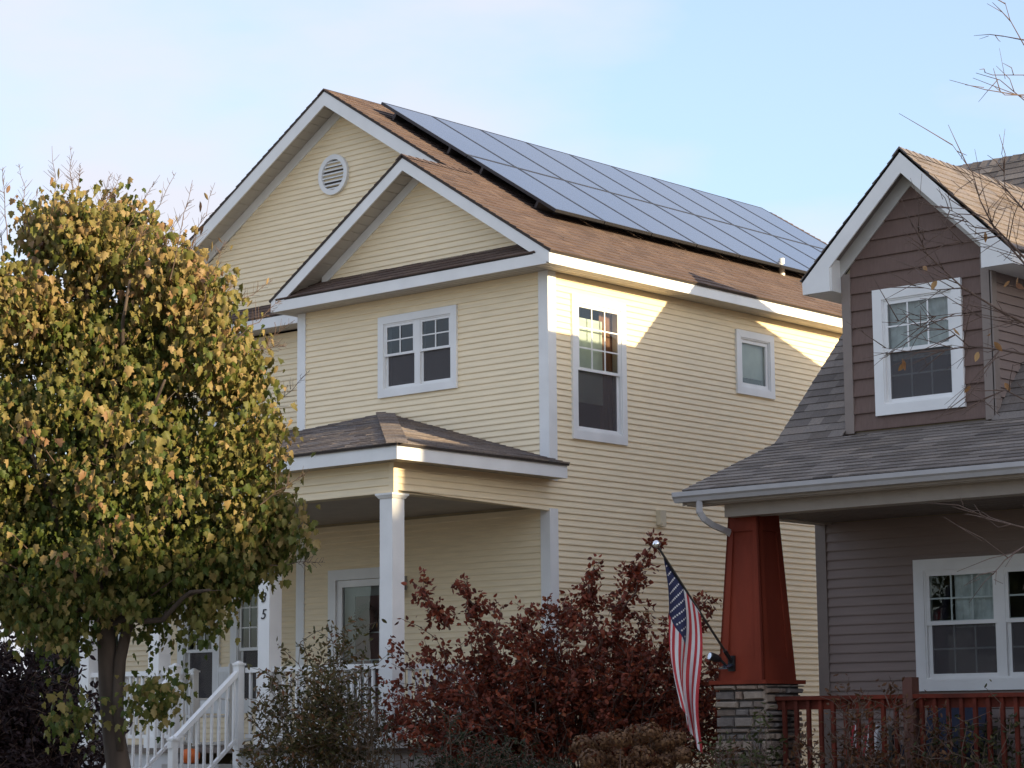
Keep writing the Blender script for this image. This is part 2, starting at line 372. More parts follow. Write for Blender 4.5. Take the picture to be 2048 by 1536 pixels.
# small gable
gz0 = 7.50
def rngS(z): return (BX-(BZ-0.20-z)/SL, BX+(BZ-0.20-z)/SL)
m = MB(); b = 7.45; m.hexa([(-4.5, .01, b), (0, .01, b), (BX, .01, BZ-.1)], [(-4.5, .09, b), (0, .09, b), (BX, .09, BZ-.1)]); W = m.build('gable_wall', WALLW, H)
boards(P0, W, rngS, gz0, BZ-0.22, EX, YEL)
# main wall, upper recess and gable
win_m = (-7.4, -6.29, 5.9, 7.02); w1 = (-8.03, -7.10, 1.75, 3.75); w2 = (-6.86, -5.95, 1.75, 3.75)
PM = front(YM)
opm = [(win_m[0]+.06, win_m[1]-.06, win_m[2]+.06, win_m[3]-.06)]; opw = [(q[0]+.06, q[1]-.06, q[2]+.06, q[3]-.06) for q in (w1, w2)]
W = sheet(PM, -9.4, -4.5, 0.4, SO, opm+opw, 'front_wall', WALLW, H)
boards(PM, W, lambda z: (-9.27, -4.5), SO-EX*22, SO, EX, YEL, opm)
boards(PM, W, lambda z: (-9.27, -4.5), 4.5-EX*42, 4.5, EX, YEL, opw)
def rngM(z): return (AX-(AZ-0.26-z)/SL, AX+(AZ-0.26-z)/SL)
m = MB(); m.hexa([(-9.4, YM+.01, 7.4), (0, YM+.01, 7.4), (AX, YM+.01, AZ-.12)], [(-9.4, YM+.09, 7.4), (0, YM+.09, 7.4), (AX, YM+.09, AZ-.12)]); W = m.build('gable_wall', WALLW, H)
boards(PM, W, rngM, 7.58, AZ-0.28, EX, YEL)
# back and left walls (away from the street)
MB().box(-9.4, 0, 11.17, 11.25, 0.4, SO).build('back_wall', YEL, H); MB().box(-9.4, -9.32, YM, 11.25, 0.4, SO).build('left_wall', YEL, H)
MB().hexa([(-9.4, 11.17, 7.2), (0, 11.17, 7.2), (AX, 11.17, AZ-.15)], [(-9.4, 11.25, 7.2), (0, 11.25, 7.2), (AX, 11.25, AZ-.15)]).build('gable_wall', YEL, H)
MB().box(-9.45, 0.05, YM-.02, 11.3, 0.2, 0.62).box(-4.55, 0.05, -0.05, YM, 0.2, 0.62).build('foundation', CONC, H)
# corner boards
for (a, z0, z1) in ((0, 4.55, SO), (0, 1.25, 4.20)):
    MB().box(-0.13, 0.026, -0.026, -0.002, z0, z1).box(0.002, 0.0275, -0.002, 0.13, z0+.001, z1).build('corner_board', WHT, H)
MB().box(-4.526, -4.37, -0.026, 0.0, 5.40, SO).box(-4.526, -4.502, 0.0, YM, 5.4, SO).build('corner_board', WHT, H)
MB().box(-4.526, -4.37, -0.026, 0.0, 1.3, 4.22).build('corner_board', WHT, H)
MB().box(-9.43, -9.27, YM-.026, YM, 0.6, SO).build('corner_board', WHT, H)
# --- eaves: fascia, soffit, frieze
RFH = 0.19
def rake(ax, az, ex, ez, y0, y1, h, name='rake_board', foot=None):
    # board hanging under the roof line from (ex,ez) up to (ax,az)
    m = MB()
    if foot is None: poly = [(ex, ez), (ax, az), (ax, az-h), (ex, ez-h)]
    else: poly = [(ex, ez), (ax, az), (ax, az-h), foot, (ex, SO)]
    m.hexa([(x, y0, z) for x, z in poly], [(x, y1, z) for x, z in poly]); return m
g = 0.03
sgn = 1
# small gable rakes: the foot widens into the horizontal return
rake(BX, BZ, RX, FT, YS-.022, YS, RFH, foot=(RX-(0.28), FT+.28*SL-RFH)).build('rake_board', WHT, H)
LX = 2*BX-RX
rake(BX, BZ, LX, FT, YS-.022, YS, RFH, foot=(LX+(0.28), FT+.28*SL-RFH)).build('rake_board', WHT, H)
LM = -9.753
rake(AX, AZ, RX-2.4, FT+SL*2.4, YR-.022, YR, 0.225).build('rake_board', WHT, H)
rake(AX, AZ, LM, FT, YR-.022, YR, 0.225, foot=(LM+.34, FT+.34*SL-.225)).build('rake_board', WHT, H)
rake(AX, AZ, RX, FT, YE, YE+.022, 0.225).build('rake_board', WHT, H); rake(AX, AZ, LM, FT, YE, YE+.022, 0.225).build('rake_board', WHT, H)
# horizontal cornices
MB().box(LX+.05, RX-.05, YS-.018, YS, SO, FT-.01).build('fascia', WHT, H)
MB().box(LM+.05, -4.53, YR-.018, YR, SO+.03, FT+.02).build('fascia', WHT, H)
MB().box(RX-.02, RX, YS, YE, SO, FT).build('fascia', WHT, H)
MB().box(LM, LM+.02, YR, YE, SO, FT).build('fascia', WHT, H)
MB().box(LX, LX+.02, YS, YM, SO, FT).build('fascia', WHT, H)
def soffit(x0, x1, y0, y1, z, alongx, parent=H, material=SOF):
    o = MB().box(x0, x1, y0, y1, z, z+.012).build('soffit', material, parent)
    m = MB(); step = 0.10
    if alongx:
        k = x0
        while k < x1: m.box(k, min(k+step*.88, x1), y0+.002, y1-.002, z-.008, z-.001); k += step
    else:
        k = y0
        while k < y1: m.box(x0+.002, x1-.002, k, min(k+step*.88, y1), z-.008, z-.001); k += step
    q = m.build('soffit_slats', material, o); q['kind'] = 'stuff'
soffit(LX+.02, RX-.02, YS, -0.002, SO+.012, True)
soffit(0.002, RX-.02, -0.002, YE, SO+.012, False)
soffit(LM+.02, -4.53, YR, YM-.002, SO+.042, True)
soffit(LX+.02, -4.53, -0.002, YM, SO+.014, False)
# sloped soffits under the rakes, in short panels
def rake_soffit(ax, az, ex, ez, y0, y1, drop, parent):
    n = int(math.hypot(ex-ax, ez-az)/0.16); m = MB()
    for i in range(n):
        t0, t1 = i/n, (i+0.9)/n
        q = [(ax+(ex-ax)*t, az+(ez-az)*t-drop) for t in (t0, t1)]
        m.hexa([(q[0][0], y0, q[0][1]), (q[1][0], y0, q[1][1]), (q[1][0], y1, q[1][1]), (q[0][0], y1, q[0][1])], [(q[0][0], y0, q[0][1]+.01), (q[1][0], y0, q[1][1]+.01), (q[1][0], y1, q[1][1]+.01), (q[0][0], y1, q[0][1]+.01)])
    base = MB().hexa([(ax, y0, az-drop+.011), (ex, y0, ez-drop+.011), (ex, y1, ez-drop+.011), (ax, y1, az-drop+.011)], [(ax, y0, az-drop+.02), (ex, y0, ez-drop+.02), (ex, y1, ez-drop+.02), (ax, y1, az-drop+.02)]).build('soffit', SOF, parent)
    o = m.build('soffit_slats', SOF, base); o['kind'] = 'stuff'
for ex, ez in ((RX-.3, FT+.3*SL), (LX+.3, FT+.3*SL)): rake_soffit(BX, BZ, ex, ez, YS+.002, 0.0, 0.12, H)
for ex, ez in ((RX-2.4, FT+2.4*SL), (LM+.3, FT+.3*SL)): rake_soffit(AX, AZ, ex, ez, YR+.002, YM, 0.14, H)
# frieze boards along the gables
def frieze(ax, az, ex, ez, y, h, top):
    MB().hexa([(ex, y-.03, ez-top), (ax, y-.03, az-top), (ax, y-.03, az-top-h), (ex, y-.03, ez-top-h)], [(ex, y, ez-top), (ax, y, az-top), (ax, y, az-top-h), (ex, y, ez-top-h)]).build('frieze_board', WHT, H)
for ex in (RX-.65, LX+.65): frieze(BX, BZ, ex, FT+.65*SL, 0.0, 0.14, 0.125)
frieze(AX, AZ, RX-2.2, FT+2.2*SL, YM, 0.16, 0.145); frieze(AX, AZ, LM+.6, FT+.6*SL, YM, 0.16, 0.145)
# --- roofs
def roof(poly, material, expo=0.135, seed=1, thick=0.028, parent=H, **kw):
    d = slab(poly, thick, 'roof', DECK, parent); shingles(poly, d, material, expo, seed=seed, **kw); return d
eo = 0.03
zr = lambda x: FT+.012+SL*(RX-x)
roof([(RX+eo, YR-.03, zr(RX+eo)), (RX+eo, YE+.03, zr(RX+eo)), (AX, YE+.03, zr(AX)), (AX, YR-.03, zr(AX))], SHY, seed=3)
roof([(RX+eo, YS-.03, zr(RX+eo)), (RX+eo, YR-.03, zr(RX+eo)), (BX, YR-.03, zr(BX)), (BX, YS-.03, zr(BX))], SHY, seed=4)
roof([(LX-eo, YM, zr(RX+eo)), (LX-eo, YS-.03, zr(RX+eo)), (BX, YS-.03, zr(BX)), (BX, YM, zr(BX))], SHY, seed=5)
roof([(LM-eo, YE+.03, zr(RX+eo)), (LM-eo, YR-.03, zr(RX+eo)), (AX, YR-.03, zr(AX)), (AX, YE+.03, zr(AX))], SHY, seed=6)
sd = [(1, 0, -SL), (-1, 0, -SL)]
capline((AX, YR-.04, zr(AX)-.012), (AX, YE+.03, zr(AX)-.012), H, SHY, 0.15, side=sd)
capline((BX, YS-.04, zr(BX)+.004), (BX, YM-.02, zr(BX)+.004), H, SHY, 0.13, side=sd)
# pent roofs on the cornices
roof([(LX+.10, YS-.03, FT-.002), (RX-.22, YS-.03, FT-.002), (RX-.70, 0.0, 7.60), (LX+.58, 0.0, 7.60)], SHY, 0.11, seed=8, thick=0.03)
roof([(LM+.1, YR-.03, FT+.03), (-4.53, YR-.03, FT+.03), (-4.53, YM, 7.66), (LM+.5, YM, 7.66)], SHY, 0.11, seed=9, thick=0.03)
# --- gable vent
VC = (-4.75, YM-.03, 9.38); v = MB(); n = 40
for (r0, r1, y0, y1) in ((0.225, 0.295, -0.03, 0.03),):
    k = len(v.v)
    for j in range(n):
        q = 2*math.pi*j/n; c, s_ = math.cos(q), math.sin(q)
        for r, y in ((r0, y0), (r1, y0), (r1, y1), (r0, y1)): v.v.append((VC[0]+r*c, VC[1]+y, VC[2]+r*s_))
    for j in range(n):
        for e in range(4): v.f.append([k+4*j+e, k+4*j+(e+1) % 4, k+4*((j+1) % n)+(e+1) % 4, k+4*((j+1) % n)+e]); v.m.append(0)
vent = v.build('gable_vent', WHT, H)
MB().hexa([(VC[0]+.23*math.cos(2*math.pi*j/24), VC[1]+.02, VC[2]+.23*math.sin(2*math.pi*j/24)) for j in range(24)], [(VC[0]+.23*math.cos(2*math.pi*j/24), VC[1]+.025, VC[2]+.23*math.sin(2*math.pi*j/24)) for j in range(24)]).build('vent_back', DARK, vent)
for i in range(8):
    z = VC[2]-.20+i*.055; hw = math.sqrt(max(.235**2-(z-VC[2])**2, .002))
    MB().hexa([(VC[0]-hw, VC[1]-.018, z-.012), (VC[0]+hw, VC[1]-.018, z-.012), (VC[0]+hw, VC[1]+.014, z+.016), (VC[0]-hw, VC[1]+.014, z+.016)], [(VC[0]-hw, VC[1]-.018, z-.004), (VC[0]+hw, VC[1]-.018, z-.004), (VC[0]+hw, VC[1]+.014, z+.024), (VC[0]-hw, VC[1]+.014, z+.024)]).build('louvre', WHT, vent)
# --- windows
def window(parent, P, rect, trim, thick=0.045, wb=None):
    m = MB(); i = frame(m, P, *rect, trim, 0.0, thick, wb=wb); wn = m.build('window', WHT, parent)
    m = MB(); a0, a1, z0, z1 = i
    frame(m, P, a0-.004, a1+.004, z0-.004, z1+.004, 0.022, -0.10, thick-.014); m.build('window_frame', WHT, wn)
    return wn, (a0+.018, a1-.018, z0+.018, z1-.018)
# front double window
wn, (a0, a1, z0, z1) = window(H, P0, win_f, 0.10)
mid = (a0+a1)/2; zm = 6.425
q = MB(); pbox(q, P0, mid-.05, mid+.05, z0, z1, -0.08, 0.028); q.build('mullion', WHT, wn); room(wn, P0, a0, a1, z0, z1)
for s0, s1 in ((a0, mid-.05), (mid+.05, a1)):
    sash(wn, P0, s0, s1, zm-.012, z1, .032, -0.006, 0.022, 2, 2, mdepth=.008); sash(wn, P0, s0, s1, z0, zm+.02, .032, -0.036, -0.007, screen=True)
# tall side window
PS = sideX(0.0)
wn, (a0, a1, z0, z1) = window(H, PS, win_side, 0.098, wb=0.115)
zm = 6.02; room(wn, PS, a0, a1, z0, z1, 1.4)
sash(wn, PS, a0, a1, zm-.02, z1, .035, -0.004, 0.024, 3, 3, mdepth=.008); sash(wn, PS, a0, a1, z0, zm+.03, .04, -0.036, -0.005, screen=True)
plane(wn, PS, a0+.02, a0+(a1-a0)*.70, z0+.36, z1-.15, -0.06, BLIND, 'blind'); plane(wn, PS, a0+(a1-a0)*.70, a1, z0, z1, -0.11, WOODIN, 'curtain', .012, 8)
# small side window
wn, (a0, a1, z0, z1) = window(H, PS, win_small, 0.10); room(wn, PS, a0, a1, z0, z1)
sash(wn, PS, a0, a1, z0, z1, .05, -0.04, 0.01); plane(wn, PS, a0, a1, z0+.14, z1, -0.06, BLIND, 'blind')
# recessed front wall windows
wn, (a0, a1, z0, z1) = window(H, PM, win_m, 0.10); room(wn, PM, a0, a1, z0, z1); sash(wn, PM, a0, a1, 6.42, z1, .035, -0.03, .012, 3, 2); sash(wn, PM, a0, a1, z0, 6.45, .035, -.065, -.028, screen=True)
for wr in (w1, w2):
    wn, (a0, a1, z0, z1) = window(H, PM, wr, 0.14); room(wn, PM, a0, a1, z0, z1)
    zm = 2.66; sash(wn, PM, a0, a1, zm-.02, z1, .045, -0.03, 0.012, 3, 3, mdepth=.008); sash(wn, PM, a0, a1, z0, zm+.03, .045, -0.07, -0.03, screen=True)
# --- front door with storm door
dm = MB(); dm.hexa([P0(door[0], 1.3, 0), P0(door[0]+.14, 1.3, 0), P0(door[0]+.14, door[3]-.14, 0), P0(door[0], door[3], 0)], [P0(door[0], 1.3, .04), P0(door[0]+.14, 1.3, .04), P0(door[0]+.14, door[3]-.14, .04), P0(door[0], door[3], .04)])
dm.hexa([P0(door[1]-.14, 1.3, 0), P0(door[1], 1.3, 0), P0(door[1], door[3], 0), P0(door[1]-.14, door[3]-.14, 0)], [P0(door[1]-.14, 1.3, .04), P0(door[1], 1.3, .04), P0(door[1], door[3], .04), P0(door[1]-.14, door[3]-.14, .04)])
dm.hexa([P0(door[0], door[3], 0), P0(door[0]+.14, door[3]-.14, 0), P0(door[1]-.14, door[3]-.14, 0), P0(door[1], door[3], 0)], [P0(door[0], door[3], .041), P0(door[0]+.14, door[3]-.14, .041), P0(door[1]-.14, door[3]-.14, .041), P0(door[1], door[3], .041)])
dfr = dm.build('door_frame', WHT, H)
m = MB(); frame(m, P0, door[0]+.145, door[1]-.145, 1.31, door[3]-.145, .09, -0.05, 0.01); m.build('storm_door', WHT, dfr)
plane(dfr, P0, door[0]+.23, door[1]-.23, 1.4, door[3]-.235, -0.02, GLASS, 'storm_glass')
DR = mat('dark_red_door', (0.10, 0.018, 0.018), 0.5)
m = MB(); frame(m, P0, door[0]+.145, door[1]-.145, 1.31, door[3]-.145, .21, -0.16, -0.12); m.build('door', mat('inner_door', (0.36, 0.35, 0.34), .5), dfr)
plane(dfr, P0, door[0]+.35, door[1]-.35, 1.5, door[3]-.35, -0.14, DR, 'door_panel')
for k in range(3):
    q = MB(); pbox(q, P0, door[0]+.36, door[1]-.36, 2.05+.36*k, 2.065+.36*k, -.135, -.125); q.build('muntin', WHT, dfr)
for k in range(1, 3):
    q = MB(); x = door[0]+.35+(door[1]-door[0]-.7)*k/3; pbox(q, P0, x-.008, x+.008, 1.5, 2.42, -.134, -.124); q.build('muntin', WHT, dfr)
wr = MB(); cx = (door[0]+door[1])/2
for j in range(26):
    q = 2*math.pi*j/26; wr.tube([(cx+.16*math.cos(q), .10, 2.95+.16*math.sin(q)), (cx+.21*math.cos(q+.3), .07, 2.95+.21*math.sin(q+.3))], [.03, .008], 5)
wreath = wr.build('door_wreath', mat('wreath_dark', (0.06, 0.012, 0.012), .8)); wreath['label'] = 'dark red wreath hanging on the front door of the cream house'; wreath['category'] = 'wreath'
# --- wall box, vent pipe
MB().box(0.014, 0.09, 2.13, 2.25, 4.12, 4.31).box(0.02, 0.10, 2.15, 2.23, 4.10, 4.15).build('exhaust_hood', mat('cream_plastic', (0.66, 0.58, 0.42), .5), H)
px_, py_ = -0.95, 6.57; MB().tube([(px_, py_, zr(px_)-.05), (px_, py_, zr(px_)+.25)], .043, 14).build('vent_pipe', mat('white_pvc', (.78, .77, .72), .4), H)
# wall lantern beside the door
MB().box(-2.56, -2.44, -.03, -.002, 3.3, 3.48).tube([(-2.5, -.03, 3.42), (-2.5, -.10, 3.46), (-2.5, -.12, 3.40)], .012, 6).lathe((-2.5, -.12, 3.20), [(.03, 0), (.06, .02), (.07, .16), (.02, .22)], 8).build('wall_lantern', mat('lantern_metal', (.30, .27, .23), .5), H)

# ------------------------------------------------------------------ porch
PFX, PFY, PZ0, PZ1 = 0.30, -3.0, 4.55, 4.725       # fascia plane, bottom and top
TX, TZ, PLX = -2.85, 5.66, -6.0
for (x0, x1, y0, y1) in ((PLX, PFX, PFY-.02, PFY), (PFX-.02, PFX, PFY, -0.03), (PLX, PLX+.02, PFY, YM)):
    MB().box(x0, x1, y0, y1, PZ0, PZ1).build('fascia', WHT, H)
MB().box(0.026, PFX, -0.03, -0.008, PZ0, PZ1).build('fascia', WHT, H)
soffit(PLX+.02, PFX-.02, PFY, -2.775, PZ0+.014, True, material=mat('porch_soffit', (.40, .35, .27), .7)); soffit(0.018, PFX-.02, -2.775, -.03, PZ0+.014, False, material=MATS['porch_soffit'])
# clapboard beam
PB = front(-2.765); PBS = sideX(0.0)
bm = MB().box(-5.7, -.02, -2.75, -2.55, 4.205, 4.60).box(-.20, -.02, -2.55, -0.03, 4.205, 4.60).box(-5.7, -5.5, -2.55, YM-.02, 4.205, 4.6).build('porch_beam', mat('beam_wrap', (.50, .42, .28), .6), H)
boards(PB, bm, lambda z: (-5.68, -.06), 4.205, 4.56, 0.0885, YEL)
MB().box(-.06, 0.018, -2.785, -2.762, 4.203, 4.56).box(0.001, 0.020, -2.764, -2.71, 4.204, 4.56).build('corner_board', YEL, H)
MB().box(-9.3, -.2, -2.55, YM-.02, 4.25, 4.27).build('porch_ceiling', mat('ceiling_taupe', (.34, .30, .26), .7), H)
C_, E_, T_, L_ = (PFX+.03, PFY-.05, PZ1+.005), (PFX+.03, 0.0, PZ1+.005), (TX, 0.0, TZ), (PLX-.03, PFY-.05, PZ1+.005)
roof([L_, C_, T_], SHP, 0.12, 21, parent=H); roof([C_, E_, T_], SHP, 0.12, 22, parent=H); roof([(PLX-.03, 0.0, PZ1+.005), L_, T_], SHP, .12, 23, parent=H)
capline(C_, T_, H, SHP, .13, side=[(1.0, .55, -.10), (-1, -.55, .0)], name='hip_cap')
# (cap sides follow the two roof planes)
# shed roof over the recess
MB().hexa([(-9.6, -.6, 5.28), (-4.53, -.6, 5.28), (-4.53, YM, 5.75), (-9.6, YM, 5.75)], [(-9.6, -.6, 5.31), (-4.53, -.6, 5.31), (-4.53, YM, 5.78), (-9.6, YM, 5.78)]).build('roof', SHY, H)
MB().box(-9.6, -6.0, -.62, -.6, 5.12, 5.3).build('fascia', WHT, H)
# floor, skirt
MB().box(-9.3, -.0, -2.80, YM-.03, 1.24, 1.30).build('porch_floor', PORCHFL, H)
k = -9.3
sk = MB().box(-9.3, -3.75, -2.74, -2.70, .35, 1.24).box(-2.6, -.02, -2.74, -2.70, .35, 1.24).box(-.06, -.02, -2.70, -.05, .35, 1.24).build('porch_skirt', mat('skirt_white', (.55, .55, .56), .6, .12, 4), H)
# columns
def column(x, y, w=0.20, z0=1.30, z1=4.21):
    c = MB().box(x-w/2, x+w/2, y-w/2, y+w/2, z0, z1).build('porch_column', WHT, H)
    MB().hexa([(x-w/2-.012, y-w/2-.012, z1-.065), (x+w/2+.012, y-w/2-.012, z1-.065), (x+w/2+.012, y+w/2+.012, z1-.065), (x-w/2-.012, y+w/2+.012, z1-.065)], [(x-w/2-.035, y-w/2-.035, z1-.03), (x+w/2+.035, y-w/2-.035, z1-.03), (x+w/2+.035, y+w/2+.035, z1-.03), (x-w/2-.035, y+w/2+.035, z1-.03)]).box(x-w/2-.04, x+w/2+.04, y-w/2-.04, y+w/2+.04, z1-.03, z1-.006).build('capital', WHT, c)
    MB().box(x-w/2-.03, x+w/2+.03, y-w/2-.03, y+w/2+.03, z0, z0+.14).build('base', WHT, c)
    return c
col = [column(x, -2.672) for x in (-.118, -2.175, -4.21, -5.6)]
# house number
def text_mesh(s, size, name, material, parent, mw, depth=0.008):
    cu = bpy.data.curves.new(name, 'FONT'); cu.body = s; cu.size = size; cu.extrude = depth/2; cu.align_x = 'CENTER'; cu.align_y = 'CENTER'; cu.shear = 0.25
    tmp = bpy.data.objects.new('tmp', cu); COL.objects.link(tmp); bpy.context.view_layer.update()
    me = bpy.data.meshes.new_from_object(tmp.evaluated_get(bpy.context.evaluated_depsgraph_get())); bpy.data.objects.remove(tmp)
    me.transform(mw); me.materials.clear(); me.materials.append(material); return link(name, me, parent)
for ch, z in (('3', 3.085), ('5', 2.885)):
    text_mesh(ch, 0.175, 'house_number', BLACK, col[1], Matrix.Translation((-2.18, -2.778, z)) @ Matrix.Rotation(math.pi/2, 4, 'X'))
# railings
def baluster(p, x, y, z0, z1, w=.032, material=WHT): MB().box(x-w/2, x+w/2, y-w/2, y+w/2, z0, z1).build('baluster', material, p)
def rail(p0, p1, z=2.20, zb=1.42, step=.115, parent=H):
    a, b = np.array(p0), np.array(p1); d = b-a; Ln = np.linalg.norm(d); d /= Ln; nrm = np.array([-d[1], d[0]])
    def bar(w, z0, z1, name, par):
        q = [a+nrm*w, b+nrm*w, b-nrm*w, a-nrm*w]; return MB().hexa([(c[0], c[1], z0) for c in q], [(c[0], c[1], z1) for c in q]).build(name, WHT, par)
    r = bar(.035, z, z+.06, 'railing', parent); bar(.025, zb, zb+.045, 'bottom_rail', r)
    n = int(Ln/step)
    for i in range(n): c = a+d*((i+.5)*Ln/n); baluster(r, c[0], c[1], zb+.045, z)
rail((-2.54, -2.70), (-2.28, -2.70)); rail((-2.07, -2.70), (-.22, -2.70)); rail((-.11, -2.57), (-.11, -.06)); rail((-4.10, -2.70), (-3.80, -2.70)); rail((-5.5, -2.70), (-4.32, -2.70)); rail((-5.6, -2.57), (-5.6, -.9))
def newel(x, y, z0, z1, w=.095):
    n_ = MB().box(x-w/2, x+w/2, y-w/2, y+w/2, z0, z1).build('newel_post', WHT, H)
    MB().box(x-w/2-.014, x+w/2+.014, y-w/2-.014, y+w/2+.014, z1, z1+.025).hexa([(x-w/2, y-w/2, z1+.025), (x+w/2, y-w/2, z1+.025), (x+w/2, y+w/2, z1+.025), (x-w/2, y+w/2, z1+.025)], [(x-.01, y-.01, z1+.055), (x+.01, y-.01, z1+.055), (x+.01, y+.01, z1+.055), (x-.01, y+.01, z1+.055)]).build('post_cap', WHT, n_)
SXs = (-3.77, -2.60)
for x in SXs: newel(x, -2.78, .9, 2.29); newel(x, -3.80, .35, 1.40, .085)
newel(-5.6, -.9, 1.3, 2.29)
# stairs
st = MB(); nr = 5; rise = (1.30-.35)/nr; run = .215
for i in range(1, nr):
    zt = 1.30-i*rise; MB().box(SXs[0]+.06, SXs[1]-.06, -2.80-run*i-.02, -2.80-run*(i-1), .35, zt).build('step', mat('step_grey', (.45, .44, .42), .7), H)
for x in SXs:
    y0, z0, y1, z1 = -2.74, 2.27, -3.86, 1.36
    sl_ = (z0-z1)/(y0-y1); r = MB().hexa([(x-.038, y0, z0-.05), (x+.038, y0, z0-.05), (x+.038, y1, z1-.05), (x-.038, y1, z1-.05)], [(x-.038, y0, z0+.02), (x+.038, y0, z0+.02), (x+.038, y1, z1+.02), (x-.038, y1, z1+.02)]).build('stair_railing', WHT, H)
    lo = .78; MB().hexa([(x-.022, y0, z0-lo-.05), (x+.022, y0, z0-lo-.05), (x+.022, y1, z1-lo-.05), (x-.022, y1, z1-lo-.05)], [(x-.022, y0, z0-lo), (x+.022, y0, z0-lo), (x+.022, y1, z1-lo), (x-.022, y1, z1-lo)]).build('bottom_rail', WHT, r)
    for i in range(8):
        y = y0-.12-i*.115; z = z0+sl_*(y-y0); baluster(r, x, y, z-lo-.03, z-.03, .028)
# ------------------------------------------------------------------ solar panels
PVG = bpy.data.materials.new('solar_glass'); PVG.use_nodes = True; t = PVG.node_tree; b = t.nodes['Principled BSDF']
b.inputs['Base Color'].default_value = (.010, .014, .035, 1); b.inputs['Roughness'].default_value = .16; b.inputs['IOR'].default_value = 1.52; b.inputs['Coat Weight'].default_value = 0.45; b.inputs['Coat Roughness'].default_value = .15
bt = N(t, 'ShaderNodeTexBrick'); bt.offset = 0; bt.inputs['Scale'].default_value = 1.0; bt.inputs['Color1'].default_value = (.010, .014, .036, 1); bt.inputs['Color2'].default_value = (.014, .018, .044, 1); bt.inputs['Mortar'].default_value = (.022, .026, .045, 1)
bt.inputs['Mortar Size'].default_value = .004; bt.inputs['Brick Width'].default_value = .156; bt.inputs['Row Height'].default_value = .156
uvn = N(t, 'ShaderNodeTexCoord'); sx = N(t, 'ShaderNodeSeparateXYZ'); cx2 = N(t, 'ShaderNodeCombineXYZ')
t.links.new(uvn.outputs['Object'], sx.inputs[0]); t.links.new(sx.outputs['Y'], cx2.inputs[0]); t.links.new(sx.outputs['X'], cx2.inputs[1]); t.links.new(cx2.outputs[0], bt.inputs['Vector']); t.links.new(bt.outputs['Color'], b.inputs['Base Color'])
PVF = mat('panel_frame', (.05, .05, .055), .4, metal=.5)
un = np.array([-1, 0, SL]); un /= np.linalg.norm(un); nn = np.array([SL, 0, 1.0]); nn /= np.linalg.norm(nn)
def rp(xs, y, k):    # point xs metres up the slope from the panel field's foot
    return np.array([-0.86, y, zr(-0.86)]) + un*xs + nn*k
for row in range(2):
    for c in range(9):
        y0 = 1.10+c*1.04; y1 = y0+1.025; s0 = row*1.885; s1 = s0+(1.87, 1.95)[row]; K = .165
        where = 'lower' if row == 0 else 'upper'
        pt = thing('solar_panel', 'dark framed solar panel in the %s row on the cream house roof' % where, 'solar panel', tuple(rp(s0, y0, 0.0)), 'solar panels in the %s row' % where)
        if row == 0 and c == 0: pt['label'] = 'solar panel of the lower row beside the front gable of the cream house'
        if row == 1 and c == 0: pt['label'] = 'solar panel of the upper row beside the front gable under the ridge'
        m = MB(); fw = .022
        for (a0, a1, b0, b1) in ((s0, s0+fw, y0, y1), (s1-fw, s1, y0, y1), (s0+fw, s1-fw, y0, y0+fw), (s0+fw, s1-fw, y1-fw, y1)):
            q = [(a0, b0), (a1, b0), (a1, b1), (a0, b1)]; m.hexa([rp(a, y, K-.038) for a, y in q], [rp(a, y, K+.003) for a, y in q])
        m.build('frame', PVF, pt)
        q = [(s0+fw, y0+fw), (s1-fw, y0+fw), (s1-fw, y1-fw), (s0+fw, y1-fw)]
        MB().hexa([rp(a, y, K-.03) for a, y in q], [rp(a, y, K) for a, y in q]).build('glass', PVG, pt)
        for a in (s0+.35, s1-.35): m = MB(); m.hexa([rp(a-.02, y0, .03), rp(a+.02, y0, .03), rp(a+.02, y1, .03), rp(a-.02, y1, .03)], [rp(a-.02, y0, K-.039), rp(a+.02, y0, K-.039), rp(a+.02, y1, K-.039), rp(a-.02, y1, K-.039)]).hexa([rp(a-.03, y0+.4, .0), rp(a+.03, y0+.4, .0), rp(a+.03, y0+.5, .0), rp(a-.03, y0+.5, .0)], [rp(a-.03, y0+.4, .03), rp(a+.03, y0+.4, .03), rp(a+.03, y0+.5, .03), rp(a-.03, y0+.5, .03)]); m.build('mounting_rail', PVF, pt)

# ================================================================== BROWN HOUSE
B = thing('brown_house', 'brown shingled house with white gabled dormer and red tapered porch column', 'house', (7, 2, 0.35))
BXL, BXR, BY = 4.26, 13.2, -0.46
PBF = front(BY); PB2 = .101
win_b = (5.475, 7.38, 1.865, 3.245)
opb = [(win_b[0]+.06, win_b[1]-.06, win_b[2]+.06, win_b[3]-.06)]
W = sheet(PBF, BXL+.01, BXR, .6, 4.55, opb, 'front_wall', WALLW, B)
boards(PBF, W, lambda z: (BXL+.11, BXR-.1), 3.70-PB2*28, 3.70, PB2, TAU, opb, lip=.018)
MB().box(BXL-.022, BXL+.11, BY-.026, BY, .7, 3.75).box(BXL-.022, BXL, BY, BY+.1, .7, 3.75).build('corner_board', TRB, B)
MB().box(BXL, BXL+.08, BY+.1, 9.2, .4, 4.5).build('side_wall', TAU, B); MB().box(BXR-.08, BXR, BY+.02, 9.2, .4, 4.5).build('side_wall', TAU, B); MB().box(BXL, BXR, 9.12, 9.2, .4, 6.0).build('back_wall', TAU, B)
RY, RZ = 3.15, 8.41; BRX = 3.90
for x0 in (BXL, BXR-.08):
    MB().hexa([(x0, BY, 4.4), (x0, 9.2, 4.4), (x0, 9.2, 5.9), (x0, RY, RZ-.25), (x0, BY, 4.7)], [(x0+.08, BY, 4.4), (x0+.08, 9.2, 4.4), (x0+.08, 9.2, 5.9), (x0+.08, RY, RZ-.25), (x0+.08, BY, 4.7)]).build('gable_wall', TAU, B)
BKY, BKZ = -0.72, 4.605; EY, EZ = -2.44, 3.96; bRX = 13.6
